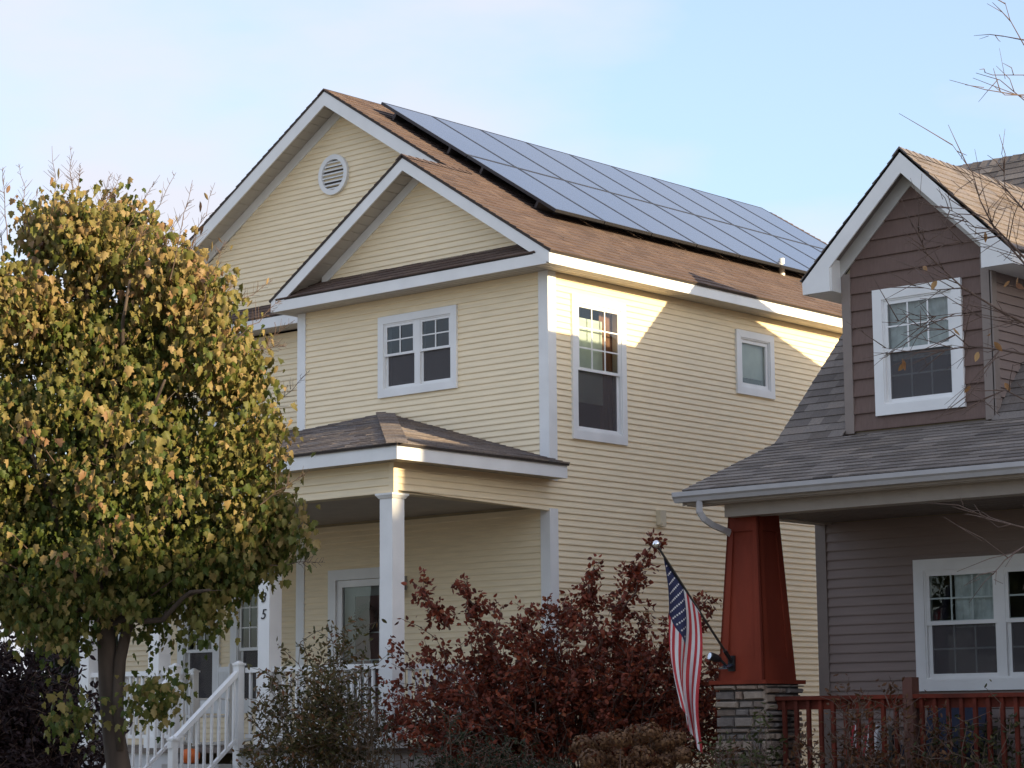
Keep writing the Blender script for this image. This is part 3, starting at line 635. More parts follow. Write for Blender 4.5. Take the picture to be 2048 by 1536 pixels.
ms = (RZ-BKZ)/(RY-BKY)
zb_ = lambda y: BKZ+ms*(y-BKY)
# dormer geometry
DXL, DXR, DXC, DY, DYO = 4.79, 6.60, 5.69, -0.62, -0.82
DZA = 7.618; DSL = .97; DEX = 1.296; DZE = DZA-DSL*DEX
ydv = lambda z: BKY+(z-BKZ)/ms            # where the main slope reaches height z
kr = dict(parent=B)
roof([(BRX, EY, EZ), (bRX, EY, EZ), (bRX, BKY, BKZ), (BRX, BKY, BKZ)], SHB, .135, 31, parent=B, thick=.06)
# main slope, left open where the dormer stands
yd0 = ydv(DZE)
roof([(BRX, BKY, BKZ), (DXL-.01, BKY, BKZ), (DXL-.01, RY, RZ), (BRX, RY, RZ)], SHB, .135, 32, parent=B)
roof([(DXR+.01, BKY, BKZ), (bRX, BKY, BKZ), (bRX, RY, RZ), (DXR+.01, RY, RZ)], SHB, .135, 33, parent=B)
roof([(DXL-.01, 1.6, zb_(1.6)), (DXR+.01, 1.6, zb_(1.6)), (DXR+.01, RY, RZ), (DXL-.01, RY, RZ)], SHB, .135, 34, parent=B)
bs = .29
roof([(bRX, 9.5, RZ-bs*(9.5-RY)), (BRX, 9.5, RZ-bs*(9.5-RY)), (BRX, RY, RZ), (bRX, RY, RZ)], SHB, .135, 35, parent=B)
capline((BRX-.02, RY, RZ+.004), (bRX, RY, RZ+.004), B, SHB, .15, side=[(0, -1, -ms), (0, 1, -bs)])
# rake boards of the side gable
for x0 in (BRX, bRX-.025):
    MB().hexa([(x0, BKY, BKZ-.03), (x0, RY, RZ-.03), (x0, RY, RZ-.23), (x0, BKY, BKZ-.2)], [(x0+.025, BKY, BKZ-.03), (x0+.025, RY, RZ-.03), (x0+.025, RY, RZ-.23), (x0+.025, BKY, BKZ-.2)]).build('rake_board', BEAM, B)
    MB().hexa([(x0, EY, EZ-.03), (x0, BKY, BKZ-.03), (x0, BKY, BKZ-.2), (x0, EY, EZ-.16)], [(x0+.025, EY, EZ-.03), (x0+.025, BKY, BKZ-.03), (x0+.025, BKY, BKZ-.2), (x0+.025, EY, EZ-.16)]).build('rake_board', BEAM, B)
    MB().hexa([(x0, RY, RZ-.03), (x0, 9.5, RZ-bs*(9.5-RY)-.03), (x0, 9.5, RZ-bs*(9.5-RY)-.2), (x0, RY, RZ-.23)], [(x0+.025, RY, RZ-.03), (x0+.025, 9.5, RZ-bs*(9.5-RY)-.03), (x0+.025, 9.5, RZ-bs*(9.5-RY)-.2), (x0+.025, RY, RZ-.23)]).build('rake_board', BEAM, B)
# gutter (open K-profile) and downspout
gp = [(0, 0), (0, .085), (-.008, .088), (-.05, .030), (-.058, -.0), (-.10, .02), (-.112, .085), (-.118, .10), (-.106, .105), (-.10, .09), (-.085, .032), (-.045, .012)]
gp = [(.0, .10), (.0, -.01), (-.075, -.01), (-.095, .03), (-.118, .05), (-.122, .095), (-.108, .097), (-.106, .06), (-.084, .04), (-.068, .004), (-.012, .004), (-.012, .10)]
gy, gz = EY+.015, EZ-.115
m = MB(); n = len(gp); X0, X1 = 3.84, bRX
m.add([(X0, gy+a, gz+b_) for a, b_ in gp]+[(X1, gy+a, gz+b_) for a, b_ in gp], [[i, (i+1) % n, n+(i+1) % n, n+i] for i in range(n)])
m.hexa([(X0, gy+a, gz+b_) for a, b_ in [(.0, .09), (.0, -.01), (-.075, -.01), (-.118, .05), (-.12, .09)]], [(X0+.004, gy+a, gz+b_) for a, b_ in [(.0, .09), (.0, -.01), (-.075, -.01), (-.118, .05), (-.12, .09)]])
gut = m.build('gutter', GUT, B)
def rtube(m, pts, w, h):
    for i in range(len(pts)-1):
        a, b_ = np.array(pts[i], float), np.array(pts[i+1], float); t_ = (b_-a)/np.linalg.norm(b_-a); s_ = np.array([.72, -.69, 0]); s_ -= t_*(s_@t_); s_ /= np.linalg.norm(s_); u_ = np.cross(t_, s_)
        c = [(s_*w+u_*h), (-s_*w+u_*h), (-s_*w-u_*h), (s_*w-u_*h)]
        m.hexa([a+q for q in c], [b_+t_*.012+q for q in c])
m = MB(); rtube(m, [(4.14, gy-.045, gz-.01), (4.14, gy-.045, gz-.12), (4.16, gy+.0, gz-.19), (4.19, gy+.10, gz-.25), (4.215, gy+.22, gz-.285), (4.22, gy+.34, gz-.31), (4.225, gy+.44, gz-.40), (4.23, gy+.47, gz-.6), (4.10, gy+.47, 2.1), (4.04, gy+.47, .45)], .038, .028); m.build('downspout', GUT, gut)
# fascia, frieze beam, porch ceiling
MB().box(BRX+.02, bRX, EY+.02, EY+.05, EZ-.15, EZ-.03).build('fascia', BEAM, B)
MB().box(BRX+.02, bRX, EY+.05, -2.22, EZ-.16, EZ-.145).build('soffit', BEAM, B)
MB().box(BXL+.02, bRX, -2.22, -2.0, 3.675, 3.87).box(BXL+.02, BXL+.2, -2.0, BY-.03, 3.69, 3.87).build('porch_beam', BEAM, B)
MB().box(BXL+.2, bRX, -2.0, BY-.002, 3.72, 3.74).build('porch_ceiling', mat('ceiling_brown', (.19, .155, .135), .7), B)
m = MB(); k = BXL+.2
while k < 9.5: m.box(k, k+.085, -1.99, BY-.03, 3.708, 3.719); k += .1
o = m.build('ceiling_boards', MATS['ceiling_brown'], B); o['kind'] = 'stuff'
# --- dormer
D = MB()
dz0 = 4.60
D.hexa([(DXL+.01, DY+.01, dz0), (DXR-.01, DY+.01, dz0), (DXR-.01, DY+.01, DZE+.35), (DXC, DY+.01, DZA-.2), (DXL+.01, DY+.01, DZE+.35)][:2]+[(DXR-.01, DY+.01, dz0+.05), (DXL+.01, DY+.01, dz0+.05)], [(DXL+.01, DY+.09, dz0), (DXR-.01, DY+.09, dz0), (DXR-.01, DY+.09, dz0+.05), (DXL+.01, DY+.09, dz0+.05)])
dorm = D.build('dormer', TRB, B)
PD = front(DY); win_d = (5.175, 6.265, 4.80, 6.172); opd2 = [(win_d[0]+.06, win_d[1]-.06, win_d[2]+.06, win_d[3]-.06)]
sheet(PD, DXL+.01, DXR-.01, dz0+.05, 6.38, opd2, 'dormer_wall', WALLW, dorm)
MB().hexa([(DXL+.01, DY+.01, 6.38), (DXR-.01, DY+.01, 6.38), (DXC, DY+.01, DZA-.2)], [(DXL+.01, DY+.09, 6.38), (DXR-.01, DY+.09, 6.38), (DXC, DY+.09, DZA-.2)]).build('dormer_wall', WALLW, dorm)
def rngD(z):
    h = (DZA-.17-z)/DSL
    return (max(DXL+.10, DXC-h), min(DXR-.10, DXC+h))
boards(PD, dorm, rngD, 4.66, DZA-.2, .1885, BRS, opd2, lip=.024, name='siding_board')
for x0, x1 in ((DXL-.012, DXL+.10), (DXR-.10, DXR+.012)): MB().box(x0, x1, DY-.03, DY, 4.64, 6.40).build('corner_board', TRB, dorm)
for X_, sg in ((DXL, -1), (DXR, 1)):           # cheek walls
    MB().hexa([(X_, DY, 4.62), (X_, ydv(6.36), 6.36), (X_, DY, 6.36)], [(X_-sg*.06, DY, 4.62), (X_-sg*.06, ydv(6.36), 6.36), (X_-sg*.06, DY, 6.36)]).build('cheek_wall', TAU, dorm)
for i in range(17):                           # lapped boards on the right cheek
    z = 4.68+i*.101; y1 = ydv(z+.05)
    if y1 > DY+.12: MB().hexa([(DXR, DY+.06, z), (DXR+.018, DY+.06, z), (DXR+.003, DY+.06, z+.105), (DXR, DY+.06, z+.105)], [(DXR, y1, z), (DXR+.018, y1, z), (DXR+.003, y1, z+.105), (DXR, y1, z+.105)]).build('siding_board', TAU, dorm)
MB().box(DXR+.0, DXR+.03, DY-.03, DY+.07, 4.66, 6.25).build('corner_board', TRB, dorm)
# dormer roof
zd = lambda x: DZA+.012-DSL*abs(x-DXC)
rx0, rx1 = DXC-DEX-.02, DXC+DEX+.02
for xe, sd_, sgn in ((rx0, 41, -1), (rx1, 42, 1)):
    ze = zd(xe); pa = [(xe, DYO-.02, ze), (xe, ydv(ze)+.1, ze), (DXC, ydv(DZA)+.1, zd(DXC)), (DXC, DYO-.02, zd(DXC))]
    if sgn < 0: pa = [pa[1], pa[0], pa[3], pa[2]]
    roof(pa, SHB if sgn < 0 else SHP, .135, sd_, parent=B, thick=.03)  # right slope takes the tan-flecked shingle, left slope the grey one
capline((DXC, DYO-.03, DZA+.016), (DXC, ydv(DZA), DZA+.016), B, SHP, .13, side=[(1, 0, -DSL), (-1, 0, -DSL)])
h = .25
for sg in (-1, 1):
    xe = DXC+sg*DEX; xi = DXC+sg*(DEX-.36)
    poly = [(xe, DZE), (DXC, DZA), (DXC, DZA-h), (xi, DZA-DSL*(DEX-.36)-h), (xi, DZE-.16), (xe+sg*-.008, DZE-.16)]
    MB().hexa([(x, DYO-.02, z) for x, z in poly], [(x, DYO, z) for x, z in poly]).build('rake_board', WHT, dorm)
    # boxed eave return behind it
    bx0, bx1 = sorted((xe-sg*.0, DXC+sg*(DXR-DXC)+.0))
    ylim = ydv(DZE-.16)
    MB().box(min(xe-sg*.01, xi), max(xe-sg*.01, xi), DYO, DY-.0, DZE-.158, DZE-.14).box(min(xi, xi-sg*.016), max(xi, xi-sg*.016), DYO, DY-.002, DZE-.158, DZA-DSL*(DEX-.36)-.15).build('eave_return', WHT, dorm)
    # eave fascia running back along the dormer side
    MB().box(min(xe, xe-sg*.02), max(xe, xe-sg*.02), DYO, ydv(DZE-.1), DZE-.158, DZE-.01).box(min(xe, DXC+sg*.905), max(xe, DXC+sg*.905), DY, ydv(DZE-.15)+.05, DZE-.157, DZE-.142).build('fascia', WHT, dorm)
    q = [(DXC, DZA-.16), (xi, DZA-DSL*(DEX-.36)-.16)]
    MB().hexa([(q[0][0], DYO, q[0][1]), (q[1][0], DYO, q[1][1]), (q[1][0], DY, q[1][1]), (q[0][0], DY, q[0][1])], [(q[0][0], DYO, q[0][1]+.02), (q[1][0], DYO, q[1][1]+.02), (q[1][0], DY, q[1][1]+.02), (q[0][0], DY, q[0][1]+.02)]).build('soffit', mat('dormer_soffit', (.20, .165, .15), .7), dorm)
    MB().hexa([(q[0][0], DY-.032, q[0][1]), (q[1][0], DY-.032, q[1][1]), (q[1][0], DY-.032, q[1][1]-.20), (q[0][0], DY-.032, q[0][1]-.20)], [(q[0][0], DY, q[0][1]), (q[1][0], DY, q[1][1]), (q[1][0], DY, q[1][1]-.20), (q[0][0], DY, q[0][1]-.20)]).build('frieze_board', mat('frieze_cream', (.55, .53, .50), .6), dorm)
wn, (a0, a1, z0, z1) = window(B, PD, win_d, .115); room(wn, PD, a0, a1, z0, z1)
zm = 5.49; sash(wn, PD, a0, a1, zm-.02, z1, .04, -0.006, .022, 3, 2, mdepth=.008); sash(wn, PD, a0, a1, z0, zm+.03, .04, -.04, -.007, 3, 2, screen=True, faint=True)
plane(wn, PD, a0+.02, a1-.02, zm-.1, z1, -.055, LACE, 'curtain', .008, 30)
# porch double window
wn, (a0, a1, z0, z1) = window(B, PBF, win_b, .12); mid = 6.497; room(wn, PBF, a0, a1, z0, z1)
q = MB(); pbox(q, PBF, mid-.05, mid+.05, z0, z1, -.08, .028); q.build('mullion', WHT, wn)
zm = 2.57
for s0, s1 in ((a0, mid-.05), (mid+.05, a1)):
    sash(wn, PBF, s0, s1, zm-.02, z1, .04, -.006, .022, 3, 2, mdepth=.008, faint=True); sash(wn, PBF, s0, s1, z0, zm+.03, .04, -.04, -.007, 3, 2, screen=True, faint=True)
    plane(wn, PBF, s0+.30, s1-.02, zm-.05, z1, -.06, LACE, 'curtain', .008, 20)
# --- tapered column on a stone pier
cxm, cym = 4.41, -1.885; wb_, wt_ = .29, .19; zc0, zc1 = 1.985, 3.70
def sq(w_, z): return [(cxm-w_, cym-w_, z), (cxm+w_, cym-w_, z), (cxm+w_, cym+w_, z), (cxm-w_, cym+w_, z)]
colr = MB().hexa(sq(wb_-.02, zc0), sq(wt_-.02, zc1)).build('tapered_column', RED, B)
def face(u0, u1, v0, v1, d, fi):              # board lying on a tapered face; u in -1..1, v in 0..1
    out = []
    for (u, v) in ((u0, v0), (u1, v0), (u1, v1), (u0, v1)):
        w_ = (wb_+(wt_-wb_)*v)-.02; z = zc0+(zc1-zc0)*v
        p = (u*(w_+.02), -(w_+d)) if fi == 0 else ((w_+d), u*(w_+.02)) if fi == 1 else (-(w_+d), u*(w_+.02))
        out.append((cxm+p[0], cym+p[1], z))
    return out
for fi in (0, 1, 2):
    for (u0, u1, v0, v1) in ((-1, -.62, 0, 1), (.62, 1, 0, 1), (-.62, .62, .90, 1), (-.62, .62, 0, .13)):
        MB().hexa(face(u0, u1, v0, v1, -.005, fi), face(u0, u1, v0, v1, .020, fi)).build('panel_board', RED, colr)
MB().box(cxm-.36, cxm+.36, cym-.36, cym+.36, 1.945, 1.985).build('pier_cap', RED, B)
STN = mat('field_stone', (.26, .23, .21), .85, .22, 9, .6, 30, color2=(.20, .17, .155))
pier = MB().box(cxm-.27, cxm+.31, cym-.29, cym+.29, .35, 1.945).build('stone_pier', mat('mortar', (.10, .09, .085), .95), B)
rs = random.Random(5)
STC = [mat('stone_%d' % i, c, .85, .2, 12, .6, 40) for i, c in enumerate([(.24, .20, .17), (.20, .155, .125), (.30, .24, .19), (.17, .145, .13), (.26, .19, .145)])]
def stone(a0, a1, z0, z1, fi):
    g_ = .010; d = rs.uniform(.02, .085); j = lambda: rs.uniform(-.012, .012)
    o_ = [(a0+g_, z0+g_), (a1-g_, z0+g_), (a1-g_, z1-g_), (a0+g_, z1-g_)]; i_ = [(a0+.03+j(), z0+.02+j()*.6), (a1-.03+j(), z0+.02+j()*.6), (a1-.03+j(), z1-.02+j()*.6), (a0+.03+j(), z1-.02+j()*.6)]
    def pt(a, z, dd): return (cxm-.27+a, cym-.29-dd, z) if fi == 0 else (cxm+.31+dd, cym-.29+a, z)
    return MB().add([pt(a, z, -.01) for a, z in o_]+[pt(a, z, d*.6) for a, z in o_]+[pt(a, z, d) for a, z in i_], [[0, 1, 5, 4], [1, 2, 6, 5], [2, 3, 7, 6], [3, 0, 4, 7], [4, 5, 9, 8], [5, 6, 10, 9], [6, 7, 11, 10], [7, 4, 8, 11], [8, 9, 10, 11]]).build('stone', rs.choice(STC), pier)
for fi in (0, 1):
    z = .40
    while z < 1.93:
        hh = min(rs.uniform(.045, .115), 1.94-z); a = -.04
        if hh < .03: break
        while a < .59:
            b_ = a+rs.uniform(.10, .30)
            if b_ > .52: b_ = .60
            stone(a, b_, z, z+hh, fi); a = b_
        z += hh
# --- red railing, porch floor
MB().box(4.2, bRX, -2.2, BY-.03, .80, .88).build('porch_floor', PORCHFL, B)
MB().box(4.3, bRX, -2.15, -2.11, .36, .80).build('porch_skirt', mat('skirt_brown', (.14, .09, .07), .8), B)
ryc = -2.0
rr = MB().box(4.76, 12.8, ryc-.075, ryc+.075, 1.775, 1.815).build('railing', RAILR, B)
MB().box(4.74, 12.8, ryc-.02, ryc+.02, 1.68, 1.775).build('upper_rail', RAILR, rr); MB().box(4.74, 12.8, ryc-.02, ryc+.02, 1.0, 1.07).build('bottom_rail', RAILR, rr)
x = 4.85
while x < 10.5:
    if abs(x-6.33) > .09: MB().box(x-.019, x+.019, ryc-.058, ryc-.0205, .97, 1.772).build('baluster', RAILR, rr)
    x += .147
for x in (6.33, 8.6): MB().box(x-.055, x+.055, ryc-.08, ryc+.05, .88, 1.98).build('railing_post', mat('post_weathered', (.13, .055, .04), .8, .2), rr)
# far right column of the porch (outside the picture)
MB().box(9.6, 10.1, -2.15, -1.65, .35, 3.68).build('porch_column', RED, B)

# ================================================================== FLAG
FB = np.array([4.30, -2.20, 2.20]); FT_ = np.array([4.285, -3.38, 3.315]); FD = (FT_-FB); FL = np.linalg.norm(FD); FD /= FL
FG = thing('flag', 'stars and stripes flag hanging from an angled pole on the red column', 'flag', tuple(FB))
MB().tube([FB+FD*.0, FT_], .0125, 10).build('pole', METAL, FG)
bl = MB(); bl.lathe(FT_+FD*.02, [(.006, -.042), (.03, -.03), (.042, 0), (.03, .03), (.006, .042)], 14); bl.build('finial', CHROME, FG, smooth=True)
MB().tube([FB-FD*.06, FB+FD*.13], .021, 10).box(4.26, 4.34, -2.19, -2.165, 2.08, 2.24).build('bracket', BLACK, FG)
hoist0 = FT_-FD*.13; HL = .80; FLY = 1.46
# drape: cloth hangs from the pole, its free edge gathers in folds
fw_ = RIGHT*np.array([1, 1, 0]); fw_ /= np.linalg.norm(fw_); dep = np.cross([0, 0, 1.], fw_)
def flagp(u, v, off=0.0):
    p = hoist0-FD*HL*u
    c0 = hoist0-FD*HL*.80
    g_ = 1-.42*v**1.3
    h_ = p-c0; lat = h_@fw_; dpt = h_@dep
    z = p[2]-FLY*v*(.985+.02*math.sin(3*u))
    sag = .05*math.sin(math.pi*min(v*2.2, 1))*0
    fold = (math.sin(u*10.0+2.2*v)*.075+math.sin(u*5+.6-1.5*v)*.05)*min(1, v*2.0)
    sway = .026*math.sin(v*7)
    q = c0+fw_*(lat*g_+sway+.015*math.sin(u*17+v*3)*v)+dep*(dpt*g_*.9+fold); q[2] = z
    return q
nu, nv_ = 52, 64; V = []; F = []; MI = []
for i in range(nu+1):
    for j in range(nv_+1): V.append(flagp(i/nu, j/nv_))
for i in range(nu):
    for j in range(nv_):
        F.append([i*(nv_+1)+j, (i+1)*(nv_+1)+j, (i+1)*(nv_+1)+j+1, i*(nv_+1)+j+1]); s_ = int(i/nu*13); v_ = (j+.5)/nv_
        MI.append(2 if (s_ < 7 and .02 < v_ < .40) else 1 if v_ < .02 else (0 if s_ % 2 == 0 else 1))
fm = MB(); fm.v = [tuple(p) for p in V]; fm.f = F; fm.m = MI
FLM = [mat('flag_red', (.50, .045, .055), .75, .05), mat('flag_white', (.72, .72, .74), .75, .04), mat('flag_blue', (.022, .028, .085), .75, .05)]
cloth = fm.build('cloth', FLM, FG, smooth=True)
stm = MB()
for r_ in range(9):
    for c_ in range(6 if r_ % 2 == 0 else 5):
        u0 = (r_+1)/10*7/13; v0 = .02+.38*((c_*2+(1 if r_ % 2 == 0 else 2))/12)
        for side in (-.0025, .0025):
            ctr = flagp(u0, v0); e1 = flagp(u0+.012, v0)-ctr; e2 = flagp(u0, v0+.008)-ctr
            e1 /= np.linalg.norm(e1); e2 -= e1*(e1@e2); e2 /= np.linalg.norm(e2); nn_ = np.cross(e1, e2); pts = []
            for k in range(10):
                rr_ = .0145 if k % 2 == 0 else .0062; q = 2*math.pi*k/10; pts.append(ctr+e1*math.sin(q)*rr_-e2*math.cos(q)*rr_+nn_*side)
            stm.add([ctr+nn_*side]+pts, [[0, k+1, (k+1) % 10+1] for k in range(10)])
o = stm.build('stars', FLM[1], cloth); o['kind'] = 'stuff'
# spotlight
SPL = thing('spotlight', 'small black solar spotlight with bright round lens beside the flag pole base', 'spotlight', (4.24, -2.2, 2.2))
sd_ = np.array([-.35, -.9, .28]); sd_ /= np.linalg.norm(sd_); s0 = np.array([4.22, -2.27, 2.20])
MB().tube([s0, s0+sd_*.05, s0+sd_*.13], [.025, .042, .046], 14).tube([s0, (4.26, -2.19, 2.12)], .015, 8).build('housing', BLACK, SPL)
MB().tube([s0+sd_*.1305, s0+sd_*.134], .036, 14).build('lens', CHROME, SPL)
MB().hexa([(4.22, -2.30, 2.10), (4.33, -2.30, 2.10), (4.33, -2.20, 2.14), (4.22, -2.20, 2.14)], [(4.22, -2.30, 2.112), (4.33, -2.30, 2.112), (4.33, -2.20, 2.152), (4.22, -2.20, 2.152)]).build('solar_cell', mat('cell_blue', (.03, .045, .07), .2), SPL)

# ================================================================== PORCH FURNITURE
def rocking_chair(x, y, z, rz):
    t_ = thing('rocking_chair', 'white slatted wooden rocking chair on the cream house porch', 'chair', (0, 0, 0)); parts = []
    def bx(name, *a): parts.append(MB().box(*a).build(name, WHT, t_))
    bx('seat', -.26, .26, -.25, .22, .40, .43)
    for i in range(7): bx('back_slat', -.235+i*.07, -.185+i*.07, .22, .235, .45, 1.05)
    bx('back_rail', -.27, .27, .215, .245, 1.03, 1.10); bx('back_rail', -.27, .27, .215, .245, .45, .50)
    for s_ in (-1, 1):
        bx('back_post', s_*.27-.025, s_*.27+.025, .21, .25, .06, 1.14); bx('leg', s_*.26-.022, s_*.26+.022, -.25, -.20, .06, .64); bx('arm', s_*.29-.045, s_*.29+.045, -.29, .24, .64, .665)
        m_ = MB(); m_.tube([(s_*.265, -.45+.1*k, .035+.0022*(k-4.5)**2) for k in range(11)], .022, 6); parts.append(m_.build('rocker', WHT, t_))
    bx('stretcher', -.26, .26, -.235, -.215, .22, .26)
    t_.location = (x, y, z); t_.rotation_euler = (0, 0, rz); return t_
rocking_chair(-6.15, -.15, 1.285, math.radians(-25))
pk = MB(); pk.lathe((-3.30, -2.93, 1.112), [(.03, .0), (.09, .015), (.125, .07), (.125, .12), (.09, .17), (.03, .185)], 24, squash=lambda q: 1-.05*abs(math.sin(q*5)))
PK = thing('pumpkin', 'orange pumpkin sitting on the white porch steps', 'pumpkin', (-3.30, -2.93, 1.112))
pk.build('flesh', mat('pumpkin_orange', (.60, .12, .015), .5, .12), PK, smooth=True); MB().tube([(-3.30, -2.93, 1.29), (-3.295, -2.93, 1.335), (-3.28, -2.925, 1.355)], [.02, .014, .014], 6).build('stem', mat('stem_green', (.12, .11, .04), .8), PK)
NAVY = mat('navy_cushion', (.018, .024, .05), .8, .1, 5)
def patio_chair(x, y, lab):
    t_ = thing('patio_chair', lab, 'chair', (x, y, .88), 'navy cushioned chairs behind the red railing')
    MB().box(x-.36, x+.36, y-.32, y+.30, 1.18, 1.32).build('seat_cushion', NAVY, t_); MB().hexa([(x-.34, y+.20, 1.32), (x+.34, y+.20, 1.32), (x+.34, y+.34, 1.32), (x-.34, y+.34, 1.32)], [(x-.34, y+.32, 1.73), (x+.34, y+.32, 1.73), (x+.34, y+.42, 1.73), (x-.34, y+.42, 1.73)]).build('back_cushion', NAVY, t_)
    for sx_ in (-1, 1):
        MB().box(x+sx_*.40-.03, x+sx_*.40+.03, y-.34, y+.36, 1.46, 1.50).build('arm', METAL, t_)
        for yy in (y-.32, y+.32): MB().box(x+sx_*.40-.02, x+sx_*.40+.02, yy-.02, yy+.02, .88, 1.46).build('leg', METAL, t_)
    MB().box(x-.38, x+.38, y-.32, y+.32, 1.13, 1.18).build('seat_frame', METAL, t_); return t_
patio_chair(6.15, -1.15, 'navy cushioned patio chair behind the red railing under the wide window'); patio_chair(7.75, -1.15, 'navy cushioned patio chair farther along the red railing past the weathered post')
cu = MB(); n = 8
for i in range(n): cu.hexa([(5.25+i*.04, -1.50, 1.20+.01*math.sin(i)), (5.29+i*.04, -1.50, 1.20+.01*math.sin(i+1)), (5.29+i*.04, -1.36, 1.20), (5.25+i*.04, -1.36, 1.20)], [(5.25+i*.04, -1.42, 1.52), (5.29+i*.04, -1.42, 1.52), (5.29+i*.04, -1.30, 1.52), (5.25+i*.04, -1.30, 1.52)], i % 2)
c_ = cu.build('striped_cushion', [FLM[0], FLM[1]]); c_['label'] = 'red and white striped cushion on a small stool behind the red railing'; c_['category'] = 'cushion'
st_ = thing('porch_stool', 'small dark stool under the striped cushion on the brown house porch', 'stool', (5.41, -1.42, .88)); MB().box(5.22, 5.60, -1.6, -1.24, 1.15, 1.19).build('seat', METAL, st_)
for sx_ in (5.24, 5.58):
    for sy_ in (-1.58, -1.26): MB().box(sx_-.018, sx_+.018, sy_-.018, sy_+.018, .88, 1.15).build('leg', METAL, st_)

# ================================================================== FOLIAGE
# leaf blades as small folded polygons
def leaf_shape(kind):
    if kind == 'maple': o_ = [(0, 0), (.20, .06), (.50, .10), (.40, .28), (.56, .50), (.30, .55), (.22, .80), (0, 1.0)]
    elif kind == 'oval': o_ = [(0, 0), (.20, .20), (.27, .48), (.16, .80), (0, 1.0)]
    else: o_ = [(0, 0), (.34, .18), (.40, .45), (.20, .82), (0, 1.0)]
    V_ = [(x*.86, y, -.42*x-.30*y*y) for x, y in o_]; k = len(V_)
    V_ += [(-x*.80, y*.97, -.55*x-.30*y*y) for x, y in o_[1:-1]]
    mid_ = [(0, .5, -.05)]; V_ += mid_; M_ = len(V_)-1; F_ = []
    for i in range(k-1): F_.append((M_, i, i+1))
    L_ = [0]+list(range(k, k+k-2))+[k-1]
    for i in range(len(L_)-1): F_.append((M_, L_[i+1], L_[i]))
    return np.array(V_), np.array(F_)
def rot_from(tips, normals):
    y = tips/np.linalg.norm(tips, axis=1, keepdims=True); z = normals-y*np.sum(normals*y, 1, keepdims=True); z /= np.linalg.norm(z, axis=1, keepdims=True)+1e-9
    x = np.cross(y, z); return np.stack([x, y, z], 2)
def leaves(name, pts, tips, nrm, size, shape, mats, tone=None, parent=None, **props):
    LV, LF = leaf_shape(shape); n = len(pts); R = rot_from(tips, nrm)
    V = np.einsum('nij,kj->nki', R, LV)*size[:, None, None]+pts[:, None, :]
    F = (LF[None]+(np.arange(n)*len(LV))[:, None, None]).reshape(-1, 3)
    tt = np.repeat(tone, len(LV)) if tone is not None else None
    return link(name, fastmesh(name, V.reshape(-1, 3), F, mats, tt), parent, **props)
def unit(n): v = RNG.normal(size=(n, 3)); return v/np.linalg.norm(v, axis=1, keepdims=True)

# ---- the big tree on the left
TREE = thing('maple_tree', 'maple tree with olive and tan autumn leaves in front of the cream house steps', 'tree', (2.42, -8.85, 0.04))
tk = MB()
def tp(x, y, d=20.0): return pix(x, y, d)
base = np.array([2.42, -8.72, -.1])
def wob(a, b, n, amp, seed):
    r = np.random.default_rng(seed); a, b = np.array(a), np.array(b); return [a+(b-a)*t+r.normal(size=3)*amp*math.sin(math.pi*t) for t in np.linspace(0, 1, n)]
fork = tp(213, 1275)
tk.tube([base, tp(238, 1540), tp(226, 1460), tp(218, 1380), fork, tp(200, 1215)], [.16, .112, .095, .088, .080, .062], 12)
tk.tube([tp(240, 1500, 19.93), tp(236, 1400, 19.93), tp(240, 1320, 19.95), tp(262, 1220), tp(300, 1130), tp(330, 1040)], [.035, .052, .052, .048, .042, .030], 10)
stems = [(tp(200, 1215), tp(185, 900), .08), (tp(185, 900), tp(150, 420), .045), (tp(200, 1215), tp(60, 900, 19.6), .05), (tp(262, 1220), tp(430, 950, 20.3), .045), (tp(330, 1040), tp(390, 640, 20.2), .035), (tp(190, 1000), tp(260, 560, 19.5), .035), (tp(188, 950), tp(60, 560, 20.5), .04), (tp(200, 1215), tp(-120, 1000, 20.6), .045), (tp(213, 1250), tp(420, 1180, 19.4), .035), (tp(205, 1240), tp(40, 1180, 19.2), .035), (tp(190, 1000), tp(330, 760, 19.2), .03)]
tips_ = []
for i, (a, b_, r_) in enumerate(stems):
    pth = wob(a, b_, 7, .05, 60+i); tk.tube(pth, list(np.linspace(r_, r_*.35, 7)), 7)
    for j in range(6):
        s_ = pth[1+j % 4]; d_ = unit(1)[0]; d_[2] = abs(d_[2])*.7; e_ = s_+d_*RNG.uniform(.25, .5); tk.tube(wob(s_, e_, 4, .03, 900+i*20+j), [.011, .008, .005, .003], 5); tips_.append(e_)
tk.build('trunk', BARK, TREE, smooth=True)
axis0 = tp(185, 1449)
ZK = [1.60, 1.85, 2.2, 2.6, 3.05, 3.9, 4.75, 5.25, 5.6, 5.95, 6.22]; RK = [.02, .05, .15, .85, 1.50, 1.42, 1.12, .82, .46, .27, .05]
AXK = [0, 0, 0, 0, 0, 0, 0, -.02, -.08, -.16, -.20]     # the top leans to its left
nb = np.array([-RIGHT[0], -RIGHT[1], 0])
def lump(th, z): return .84+.14*np.sin(3*th+2.1*z)+.11*np.sin(6*th-4.3*z+1)+.08*np.sin(6.1*z+11*th)
ncl = 1350; z = RNG.uniform(1.65, 6.2, ncl*3); keep = RNG.random(ncl*3) < np.interp(z, ZK, RK)/1.8; z = z[keep][:ncl]; th = RNG.uniform(0, 2*math.pi, len(z))
rad = np.interp(z, ZK, RK)*lump(th, z)*RNG.uniform(.0, 1, len(z))**.38
axs = np.interp(z, ZK, AXK)
C = np.stack([axis0[0]+rad*np.cos(th)+nb[0]*-axs*-1, axis0[1]+rad*np.sin(th)+nb[1]*-axs*-1, z], 1)
edge0 = rad/np.interp(z, ZK, RK)
